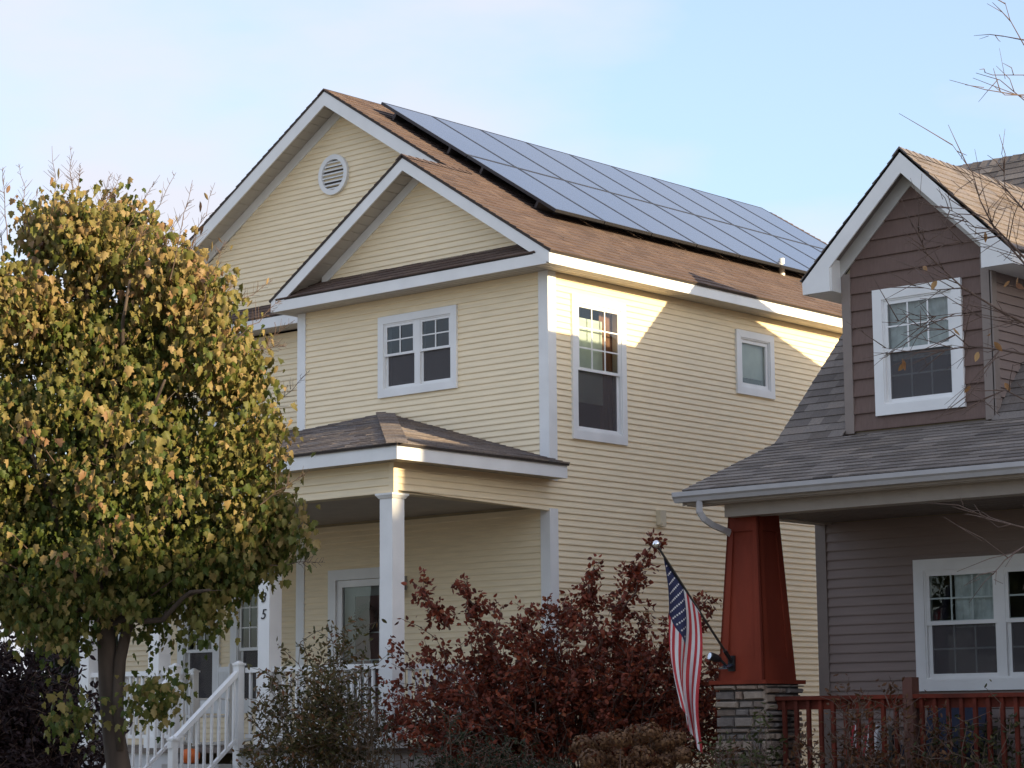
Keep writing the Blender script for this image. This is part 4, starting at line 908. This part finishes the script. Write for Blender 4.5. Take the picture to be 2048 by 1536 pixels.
void = np.sin(7.3*C[:, 0]+.7)*np.sin(6.7*C[:, 1]+2.0)+.9*np.sin(7.9*C[:, 2]+1.1+2*C[:, 0])*np.sin(4.3*(C[:, 0]-C[:, 1]))
kk = (void > -.18) | (RNG.random(len(C)) < .10); C, edge0 = C[kk], edge0[kk]
pd = (C-CAM)@FWD; pX = 1024+FPX*((C-CAM)@RIGHT)/pd; pY = 768-FPX*((C-CAM)@UP)/pd
kk = ~((pY > 1255) & (pX > 90) & (pX < 420)); C, edge0 = C[kk], edge0[kk]
LOBES = [(150, 455, .20, 20), (100, 465, .18, 24), (200, 490, .18, 24), (15, 590, .28, 36), (-60, 640, .42, 50), (60, 620, .3, 36), (330, 540, .26, 34), (400, 600, .22, 30), (410, 680, .3, 36), (470, 760, .28, 34), (500, 900, .34, 40), (520, 1030, .26, 34), (545, 1095, .18, 22), (450, 1150, .22, 22), (400, 1215, .16, 12), (300, 1395, .11, 7), (335, 1385, .07, 4), (100, 1225, .28, 28), (10, 1170, .40, 44), (150, 1440, .12, 6), (-60, 900, .6, 80)]
for (lx, ly, lr, ln) in LOBES:
    u_ = RNG.normal(size=(ln, 3)); u_ /= np.linalg.norm(u_, axis=1, keepdims=True); C = np.concatenate([C, pix(lx, ly, 20+RNG.uniform(-.45, .3))+u_*lr*RNG.random((ln, 1))**.45]); edge0 = np.concatenate([edge0, np.ones(ln)])
# sprigs breaking the outline
SPT = MB(); sc = []
for k in range(110):
    z_ = RNG.uniform(2.5, 6.0); t_ = RNG.uniform(0, 6.283); r_ = float(np.interp(z_, ZK, RK)); a_ = np.array([axis0[0]+r_*.6*math.cos(t_), axis0[1]+r_*.6*math.sin(t_), z_-.12]); e_ = np.array([axis0[0]+(r_*.95+RNG.uniform(.08, .32))*math.cos(t_), axis0[1]+(r_*.95+RNG.uniform(.08, .32))*math.sin(t_), z_+RNG.uniform(-.05, .25)])
    SPT.tube([a_, (a_+e_)/2+RNG.normal(size=3)*.02, e_], [.007, .005, .002], 5)
    for q in (.62, .74, .86, .97): sc.append(a_+(e_-a_)*q)
SPT.build('sprigs', TWIG, TREE, kind='stuff'); sc = np.array(sc)
nl = 28; n = len(C)*nl
pts = np.repeat(C, nl, 0)+RNG.normal(size=(n, 3))*np.array([.115, .115, .12]); edge = np.repeat(edge0, nl)
tips = unit(n)*.50+np.array([0, 0, -.9]); nrm = unit(n)+np.array([0, 0, .2]); outw = pts-np.array([axis0[0], axis0[1], 0]); outw[:, 2] = 0; nrm = nrm+.5*outw/np.linalg.norm(outw, axis=1, keepdims=True)
cl_t = np.repeat(RNG.uniform(0, 1, len(C)), nl)
kq = 7
sp_ = np.repeat(sc, kq, 0)+RNG.normal(size=(len(sc)*kq, 3))*.05
pts = np.concatenate([pts, sp_]); k0 = len(sp_); n += k0
tips = np.concatenate([tips, unit(k0)*.5+np.array([0, 0, -.9])]); nrm = np.concatenate([nrm, unit(k0)+np.array([0, 0, .2])]); edge = np.concatenate([edge, np.ones(k0)]); cl_t = np.concatenate([cl_t, np.repeat(RNG.uniform(0, 1, len(sc)), kq)])
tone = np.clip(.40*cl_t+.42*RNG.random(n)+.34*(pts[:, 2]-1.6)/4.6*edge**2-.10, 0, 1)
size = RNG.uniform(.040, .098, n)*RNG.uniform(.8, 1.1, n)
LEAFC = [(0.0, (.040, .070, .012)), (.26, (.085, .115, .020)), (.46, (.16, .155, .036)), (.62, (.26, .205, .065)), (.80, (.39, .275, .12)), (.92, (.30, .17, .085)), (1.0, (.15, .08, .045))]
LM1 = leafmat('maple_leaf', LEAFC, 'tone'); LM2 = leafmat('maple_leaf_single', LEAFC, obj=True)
# the 300 leaves that show largest are pieces of their own, the rest one mass
dist = (pts-CAM)@FWD; xx = 1024+FPX*((pts-CAM)@RIGHT)/dist
order = np.argsort(dist+np.where((xx > 0) & (xx < 2048), 0, 100)); big = np.zeros(n, bool); big[order[:300]] = True
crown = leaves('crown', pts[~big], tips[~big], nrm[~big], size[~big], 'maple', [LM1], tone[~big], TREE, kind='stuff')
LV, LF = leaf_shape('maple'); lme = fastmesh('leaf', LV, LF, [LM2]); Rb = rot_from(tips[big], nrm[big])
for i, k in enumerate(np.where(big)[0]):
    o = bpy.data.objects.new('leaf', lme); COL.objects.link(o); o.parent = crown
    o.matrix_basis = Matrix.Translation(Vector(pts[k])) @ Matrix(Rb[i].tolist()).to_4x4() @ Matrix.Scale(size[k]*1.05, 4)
# bare shoots standing out of the crown
tw = MB()
def shoot(a, b_, r0, side_n, sl_, seed, m=None):
    m = m or tw; r = np.random.default_rng(seed); a, b_ = np.array(a), np.array(b_); pth = wob(a, b_, 7, .012, seed); m.tube(pth, list(np.linspace(r0, .0016, 7)), 5)
    ax_ = (b_-a)/np.linalg.norm(b_-a)
    for k in range(side_n):
        t_ = r.uniform(.2, .97); s_ = a+(b_-a)*t_; d_ = r.normal(size=3); d_ -= ax_*(d_@ax_); d_ /= np.linalg.norm(d_); d_ = d_*.8+ax_*.6+np.array([0, 0, .2])
        e_ = s_+d_*sl_*(1.15-t_)*r.uniform(.5, 1.2); m.tube([s_, (s_+e_)/2+r.normal(size=3)*.006, e_], [r0*.42, .0018, .0012], 4)
SH = [((120, 470), (104, 292)), ((150, 430), (140, 292)), ((155, 440), (160, 330)), ((190, 450), (225, 345)), ((200, 430), (240, 350)), ((15, 480), (5, 335)), ((8, 520), (-15, 380)), ((60, 470), (38, 330)), ((210, 520), (320, 350)), ((250, 530), (352, 345)), ((310, 560), (345, 450)), ((340, 560), (385, 360)), ((360, 560), (430, 365)), ((300, 540), (380, 400)), ((370, 600), (395, 455)), ((400, 620), (450, 480)), ((420, 640), (480, 540)), ((430, 640), (545, 560)), ((470, 680), (560, 600)), ((480, 720), (590, 640)), ((500, 860), (620, 740)), ((520, 1010), (620, 940)), ((540, 1130), (650, 1125)), ((500, 700), (575, 690))]
for i, (a, b_) in enumerate(SH): d_ = 20+RNG.uniform(-.7, .7); shoot(tp(*a, d_), tp(*b_, d_+RNG.uniform(-.15, .15)), .0050, 22, .20, 300+i)
tw.build('bare_twigs', TWIG, TREE, kind='stuff')
lp = []
for (x, y) in [(350, 430), (330, 470), (315, 460), (400, 402), (408, 385), (118, 335), (75, 375), (20, 370), (436, 475), (425, 482), (530, 670), (555, 730), (538, 555), (505, 600), (252, 455)]: lp.append(tp(x, y, 20+RNG.uniform(-.5, .5)))
lp = np.array(lp); k = len(lp); tt = unit(k)*.5+np.array([0, 0, -1.]); leaves('twig_leaves', lp, tt, unit(k), RNG.uniform(.06, .10, k), 'oval', [LM1], RNG.uniform(.7, 1, k), TREE, kind='stuff')

# ---- shrubs
def shrub(name, label, c, rad, H0, n_stem, n_leaf, kind, size, cols, seed, spray=None, stemr=.011, droop=-.1, trans=.3, sparse=.45, group=None, top=1.0, stemmat=None, fall=.55):
    global RNG
    RNG = np.random.default_rng(seed); t_ = thing(name, label, 'shrub', (c[0], c[1], c[2]), group); c = np.array(c, float); m = MB(); anchors = []; dirs = []
    ar, au, ad = RIGHT*np.array([1, 1, 0]), np.array([0, 0, 1.]), FWD*np.array([1, 1, 0]); ar /= np.linalg.norm(ar); ad /= np.linalg.norm(ad)
    for i in range(n_stem):
        th_ = RNG.uniform(0, 2*math.pi); q = RNG.uniform(.1, 1)**.6
        e = c+ar*rad[0]*q*math.cos(th_)+ad*rad[1]*q*math.sin(th_)+au*H0*(1-fall*q**2.2)*RNG.uniform(.66, 1.0)*top
        b_ = c+ar*rad[0]*.22*q*math.cos(th_)+ad*rad[1]*.22*q*math.sin(th_)
        mid_ = (b_+e)/2+ar*rad[0]*.10*math.cos(th_)+au*.10*H0; P_ = [b_*(1-t)**2+2*mid_*t*(1-t)+e*t*t for t in np.linspace(0, 1, 8)]
        P_ = [p+RNG.normal(size=3)*.018*H0*(k > 0) for k, p in enumerate(P_)]
        m.tube(P_, list(np.linspace(stemr, .003, 8)), 5)
        for k in range(7):
            s_ = P_[RNG.integers(3, 8)]; d_ = unit(1)[0]; d_[2] = abs(d_[2])*.6+.2; L_ = RNG.uniform(.12, .32)*H0*.55; e2 = s_+d_*L_
            m.tube([s_, (s_+e2)/2+RNG.normal(size=3)*.015, e2], [.005, .0035, .002], 4)
            for t in (.35, .55, .75, .95): anchors.append(s_+(e2-s_)*t); dirs.append(d_)
        for k in range(3, 8): anchors.append(P_[k]); dirs.append(P_[k]-P_[k-1])
    for a, b_ in (spray or []):
        pth = wob(a, b_, 8, .03, seed+5); m.tube(pth, list(np.linspace(.014, .005, 8)), 5)
        for k in range(26):
            s_ = pth[RNG.integers(1, 8)]+RNG.normal(size=3)*.02; anchors.append(s_); dirs.append(unit(1)[0]); e2 = s_+unit(1)[0]*RNG.uniform(.05, .16); m.tube([s_, e2], [.003, .0018], 4); anchors += [e2]*2; dirs += [e2-s_]*2
    m.build('stems', stemmat or TWIG, t_)
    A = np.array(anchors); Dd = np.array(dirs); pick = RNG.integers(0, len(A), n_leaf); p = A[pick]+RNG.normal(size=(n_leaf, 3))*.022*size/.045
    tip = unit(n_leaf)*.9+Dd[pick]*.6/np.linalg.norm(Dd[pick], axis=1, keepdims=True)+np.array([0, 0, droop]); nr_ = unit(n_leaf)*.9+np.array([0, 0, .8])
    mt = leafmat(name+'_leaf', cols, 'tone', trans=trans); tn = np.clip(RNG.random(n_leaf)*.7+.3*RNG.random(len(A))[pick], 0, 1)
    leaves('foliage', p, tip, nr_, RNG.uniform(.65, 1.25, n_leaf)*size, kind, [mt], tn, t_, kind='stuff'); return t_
bc = pix(1130, 1449, 25.2); bc[2] = .35
shrub('burning_bush', 'wide dark red leaved shrub between the two houses behind the flag', bc, (2.12, .95), 2.62, 190, 28000, 'ovate', .060, [(0, (.05, .015, .010)), (.3, (.14, .032, .018)), (.6, (.225, .050, .026)), (.85, (.32, .078, .034)), (1, (.20, .11, .045))], 21, fall=.40,
      spray=[(pix(1210, 1300, 25.1), pix(1305, 1088, 25.0)), (pix(1150, 1250, 25.2), pix(1190, 1130, 25.2)), (pix(900, 1260, 24.9), pix(845, 1180, 24.9)), (pix(960, 1260, 25), pix(930, 1165, 25)), (pix(1330, 1330, 24.9), pix(1420, 1190, 24.9)), (pix(1230, 1240, 25.3), pix(1275, 1130, 25.2))])
gc = np.array([-.15, -3.75, .35])
shrub('lilac_shrub', 'olive green and rusty leggy shrub growing in front of the porch railing', gc, (.85, .55), 2.45, 60, 5200, 'oval', .066, [(0, (.040, .042, .015)), (.35, (.085, .080, .026)), (.65, (.14, .105, .04)), (.85, (.20, .095, .045)), (1, (.26, .13, .06))], 22, stemr=.010, stemmat=mat('tan_stem', (.16, .12, .085), .9))
shrub('lilac_shrub', 'thin half-bare shrub with tan stems beside the porch corner column', (.62, -3.55, .35), (.55, .35), 1.75, 26, 420, 'oval', .05, [(0, (.06, .04, .02)), (.6, (.14, .075, .035)), (1, (.25, .13, .06))], 23, stemr=.008, stemmat=MATS['tan_stem'])
ds = pix(-60, 1449, 24.0); ds[2] = .1
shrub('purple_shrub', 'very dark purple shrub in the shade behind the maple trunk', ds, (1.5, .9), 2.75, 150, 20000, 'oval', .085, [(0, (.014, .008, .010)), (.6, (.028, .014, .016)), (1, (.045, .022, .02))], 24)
dg = pix(960, 1449, 23.6); dg[2] = .3
shrub('evergreen_shrub', 'low dark green shrub under the red leaved bush', dg, (1.0, .5), 1.35, 60, 4200, 'oval', .045, [(0, (.014, .022, .010)), (.6, (.030, .040, .018)), (1, (.055, .055, .024))], 25)
RNG = np.random.default_rng(91)
for i, (x, y, hh, rr_) in enumerate([(-12.6, 3.5, 6.6, 1.7), (-15.2, 6.5, 7.4, 1.9), (-17.8, 2.0, 6.8, 1.9), (-12.3, -1.5, 4.2, 1.4)]):
    t_ = thing('arborvitae', ['tall dense arborvitae standing left of the cream house', 'tallest arborvitae farther behind the maple crown', 'broad arborvitae at the far end of the evergreen row', 'shorter arborvitae in front of the evergreen row'][i], 'tree', (x, y, .35), 'evergreens behind the maple')
    MB().tube([(x, y, .3), (x, y, hh*.9)], [.14, .03], 8).build('trunk', BARK, t_)
    k = 16000; zz = RNG.random(k)**.8; th_ = RNG.uniform(0, 6.283, k); rr2 = rr_*np.sqrt(np.clip(1-zz**1.6, .002, 1))*RNG.uniform(.6, 1.05, k)
    pp = np.stack([x+rr2*np.cos(th_), y+rr2*np.sin(th_), .4+zz*hh], 1); leaves('crown', pp, unit(k)*.5+np.array([0, 0, .8]), unit(k), RNG.uniform(.10, .2, k), 'oval', [leafmat('arborvitae_spray', [(0, (.018, .026, .012)), (1, (.045, .055, .022))], 'tone')], RNG.random(k), t_, kind='stuff')
# front border before the red railing
for i, (px, d_, hh, wd, col_, lab) in enumerate([(1500, 22.6, 1.55, .40, 0, 'green leafy sprig plant growing against the stone pier'), (1600, 22.3, 1.30, .45, 1, 'rusty brown border plant at the corner of the red railing'), (1712, 22.2, 1.72, .30, 1, 'tall rust coloured flower spike standing before the red railing'), (1822, 22.1, 1.80, .34, 1, 'tall brown spike plant in front of the weathered railing post'), (1920, 22.0, 1.55, .55, 2, 'olive broad-leaved plant before the red railing below the window'), (2010, 21.8, 1.62, .5, 2, 'yellowing green plant before the far stretch of red railing'), (1420, 23.2, 1.25, .5, 1, 'low rusty plant at the foot of the stone pier')]):
    g_ = pix(px, 1449, d_); g_[2] = .35
    pal = [[(0, (.045, .055, .020)), (.6, (.095, .105, .04)), (1, (.15, .15, .065))], [(0, (.06, .03, .016)), (.6, (.13, .06, .027)), (1, (.20, .095, .038))], [(0, (.025, .035, .015)), (.6, (.06, .065, .025)), (1, (.19, .15, .05))]][col_]
    shrub('border_plant', lab, g_, (wd, .28), hh, 16, 520, 'oval', .060, pal, 40+i, stemr=.008)
# brown mophead flowers
hy = thing('hydrangea', 'hydrangea with dried tan brown flower heads in front of the flag', 'shrub', tuple(pix(1250, 1449, 22.2)*np.array([1, 1, 0])+np.array([0, 0, .35])))
hm = MB(); pp, tt_, nn_ = [], [], []; r = np.random.default_rng(77)
for i, (x, y, rr_) in enumerate([(1165, 1490, .13), (1205, 1482, .12), (1240, 1478, .12), (1272, 1470, .14), (1300, 1465, .13), (1325, 1485, .13), (1350, 1478, .12), (1185, 1520, .14), (1230, 1515, .13), (1285, 1512, .14), (1330, 1522, .13), (1260, 1535, .14), (1200, 1550, .13), (1310, 1550, .13), (1365, 1510, .11)]):
    c = pix(x, y, 22.2+r.uniform(-.3, .3)); hm.tube([np.array([hy.location[0]+r.uniform(-.25, .25), hy.location[1]+r.uniform(-.2, .2), .35]), c-np.array([0, 0, .3]), c], [.008, .006, .004], 5)
    u = r.normal(size=(190, 3)); u /= np.linalg.norm(u, axis=1, keepdims=True); pp.append(c+u*rr_*r.uniform(.75, 1.05, (190, 1))*np.array([1, 1, .8])); tt_.append(np.cross(u, r.normal(size=(190, 3)))); nn_.append(u)
hm.build('stems', TWIG, hy)
pp, tt_, nn_ = np.concatenate(pp), np.concatenate(tt_), np.concatenate(nn_)
leaves('flower_heads', pp, tt_, nn_, r.uniform(.03, .05, len(pp)), 'ovate', [leafmat('dried_petal', [(0, (.085, .040, .022)), (.5, (.17, .085, .042)), (1, (.26, .145, .07))], 'tone')], r.random(len(pp)), hy, kind='stuff')
# ---- bare tree reaching in from the right
BT = thing('bare_tree', 'nearly bare tree with few dry leaves reaching over the brown house dormer', 'tree', tuple(pix(2330, 1449, 13.5)*np.array([1, 1, 0])))
bt_ = MB(); tb = pix(2330, 1449, 13.5); top_ = pix(2300, 300, 13.5); tb0 = tb.copy(); tb0[2] = -.1
bt_.tube([tb0, tb, (tb+top_)/2+np.array([.03, .02, 0]), top_, pix(2290, -250, 13.5)], [.12, .10, .075, .045, .02], 10)
BR = [[(2310, 900), (2150, 720), (2048, 646), (1995, 618), (1926, 576), (1897, 549), (1853, 507), (1838, 470), (1830, 430)], [(2310, 900), (2140, 760), (2048, 708), (2000, 699), (1937, 692), (1895, 700), (1830, 705), (1765, 695)], [(2305, 700), (2150, 560), (2048, 515), (2005, 470), (1975, 440), (1935, 418), (1890, 415)], [(2305, 700), (2150, 600), (2060, 540), (1990, 460), (1960, 400), (1945, 345), (1905, 290)], [(2300, 600), (2160, 480), (2048, 420), (2010, 375), (2005, 310)], [(2310, 900), (2180, 860), (2060, 805), (2010, 780), (1960, 800)], [(2300, 420), (2180, 300), (2048, 200), (2000, 160), (1952, 146)], [(2295, 300), (2160, 180), (2048, 90), (2020, 40), (2010, 5)], [(2300, 500), (2150, 300), (2048, 150), (1985, 150), (1970, 145)], [(2320, 1200), (2180, 1090), (2048, 1055), (1985, 1040), (1925, 1015)], [(2320, 1200), (2160, 1100), (2060, 1085), (2010, 1120), (1985, 1150)], [(2048, 646), (1990, 640), (1930, 625), (1870, 632), (1792, 628)], [(1937, 692), (1900, 660), (1850, 655), (1790, 640)], [(2000, 699), (1960, 760), (1930, 800)], [(1926, 576), (1870, 580), (1820, 570)], [(2005, 470), (1960, 480), (1900, 490), (1850, 480)], [(1990, 460), (1950, 455), (1920, 430), (1880, 410)], [(2048, 80), (2005, 72), (1990, 70)], [(2048, 190), (2010, 190), (1985, 170)]]
for i, br in enumerate(BR):
    d0 = 13.5; P_ = [pix(x, y, d0+.12*math.sin(i*2.3)*k+(i % 3-1)*.05*k) for k, (x, y) in enumerate(br)]
    long_ = len(br) > 5 or br[0][0] > 2200; r0 = (.008 if i in (6, 7, 8) else .015) if long_ else .0045; m_ = len(P_); bt_.tube(P_, [r0+(.0016-r0)*(k/(m_-1))**.45 for k in range(m_)], 6)
    rr_ = np.random.default_rng(400+i)
    for k in range(1 if not long_ else 2, m_):
        for q in range(1 if i in (6, 7, 8, 17, 18) else 3):
            s_ = P_[k-1]+(P_[k]-P_[k-1])*rr_.random(); d_ = (P_[k]-P_[k-1]); d_ = d_/np.linalg.norm(d_)+rr_.normal(size=3)*.55; e_ = s_+d_*rr_.uniform(.08, .28); bt_.tube([s_, (s_+e_)/2+rr_.normal(size=3)*.012, e_], [.0034, .0024, .0013], 4)
            if rr_.random() < .6: s2 = (s_+e_)/2; bt_.tube([s2, s2+(d_+rr_.normal(size=3)*.6)*.08], [.0022, .0012], 4)
bt_.build('trunk', TWIG, BT, smooth=True)
lp = []; 
for (x, y) in [(1845, 540), (1873, 566), (2020, 568), (2032, 575), (1970, 470), (1805, 724), (1905, 662), (1988, 690), (1978, 676), (1957, 710), (1941, 778), (2010, 772), (2036, 560), (1812, 731)]: lp.append(pix(x, y, 13.45))
lp = np.array(lp); k = len(lp); r = np.random.default_rng(3); leaves('dry_leaves', lp+np.array([0, 0, .02]), r.normal(size=(k, 3))*.5+np.array([0, 0, -1.]), r.normal(size=(k, 3)), r.uniform(.05, .085, k), 'oval', [leafmat('dry_leaf', [(0, (.20, .085, .035)), (.5, (.36, .19, .07)), (1, (.50, .32, .14))], 'tone')], r.random(k), BT, kind='stuff')

# ================================================================== ADDED SHADE CASTERS OUT OF VIEW (sized to shade the lower storeys)
def plain_house(name, label, x0, x1, y0, y1, ze, zrg, wallm, roofm, along='y'):
    t_ = thing(name, label, 'house', ((x0+x1)/2, (y0+y1)/2, .35)); cx_ = (x0+x1)/2
    MB().box(x0, x1, y0, y1, .2, ze).build('wall', wallm, t_)
    for y in (y0, y1-.1): MB().hexa([(x0, y, ze), (x1, y, ze), (cx_, y, zrg-.1)], [(x0, y+.1, ze), (x1, y+.1, ze), (cx_, y+.1, zrg-.1)]).build('gable_wall', wallm, t_)
    s_ = (zrg-ze)/(cx_-x0)
    for sg in (-1, 1):
        xe = cx_+sg*(cx_-x0+.35); p = [(xe, y0-.05, ze-s_*.35), (xe, y1+.3, ze-s_*.35), (cx_, y1+.3, zrg), (cx_, y0-.05, zrg)]; slab(p, .12, 'roof', roofm, t_)
    for i in range(3):
        for zz in (1.6, 3.9):
            if zz+1.3 > ze: continue
            y = y0+1.2+i*(y1-y0-3)/2.2
            f_ = MB().box(x0-.05, x0-.002, y, y+1.1, zz, zz+1.3).build('window', WHT, t_); MB().box(x0-.06, x0-.052, y+.1, y+1.0, zz+.1, zz+1.2).build('pane', mat('blocker_pane', (.03, .035, .04), .1), f_)
    for i in range(2):
        x = x0+.8+i*(x1-x0)/2; f_ = MB().box(x, x+1.2, y0-.05, y0-.002, 1.6, 3.0).build('window', WHT, t_); MB().box(x+.1, x+1.1, y0-.06, y0-.052, 1.7, 2.9).build('pane', MATS['blocker_pane'], f_)
plain_house('shade_house', 'grey gabled shade caster added out of view past the brown house', 14.6, 19.4, -1.60, 9, 5.3, 8.6, mat('grey_siding', (.38, .40, .42), .6), SHB)  # unseen blocker; its ridge height is set to shade the cream porch
APB = thing('shade_block', 'long brick shade caster added out of view at the street end', 'shade blocker', (52, -20, 0)); BRK = mat('brick_red', (.28, .13, .09), .85, .2, 3)  # unseen mass added to shade the yard; its top is stepped to suit
MB().box(46, 58, -46, -5.5, -.1, 12.2).build('wall', BRK, APB); MB().box(46, 58, -5.5, 14, -.1, 13.95).build('wing', BRK, APB)
for i in range(12):
    for j in range(3):
        f_ = MB().box(45.95, 45.998, -44+i*3.2, -42.6+i*3.2, 1.2+j*3.1, 2.9+j*3.1).build('window', WHT, APB); MB().box(45.93, 45.948, -43.9+i*3.2, -42.7+i*3.2, 1.3+j*3.1, 2.8+j*3.1).build('pane', MATS['blocker_pane'], f_)
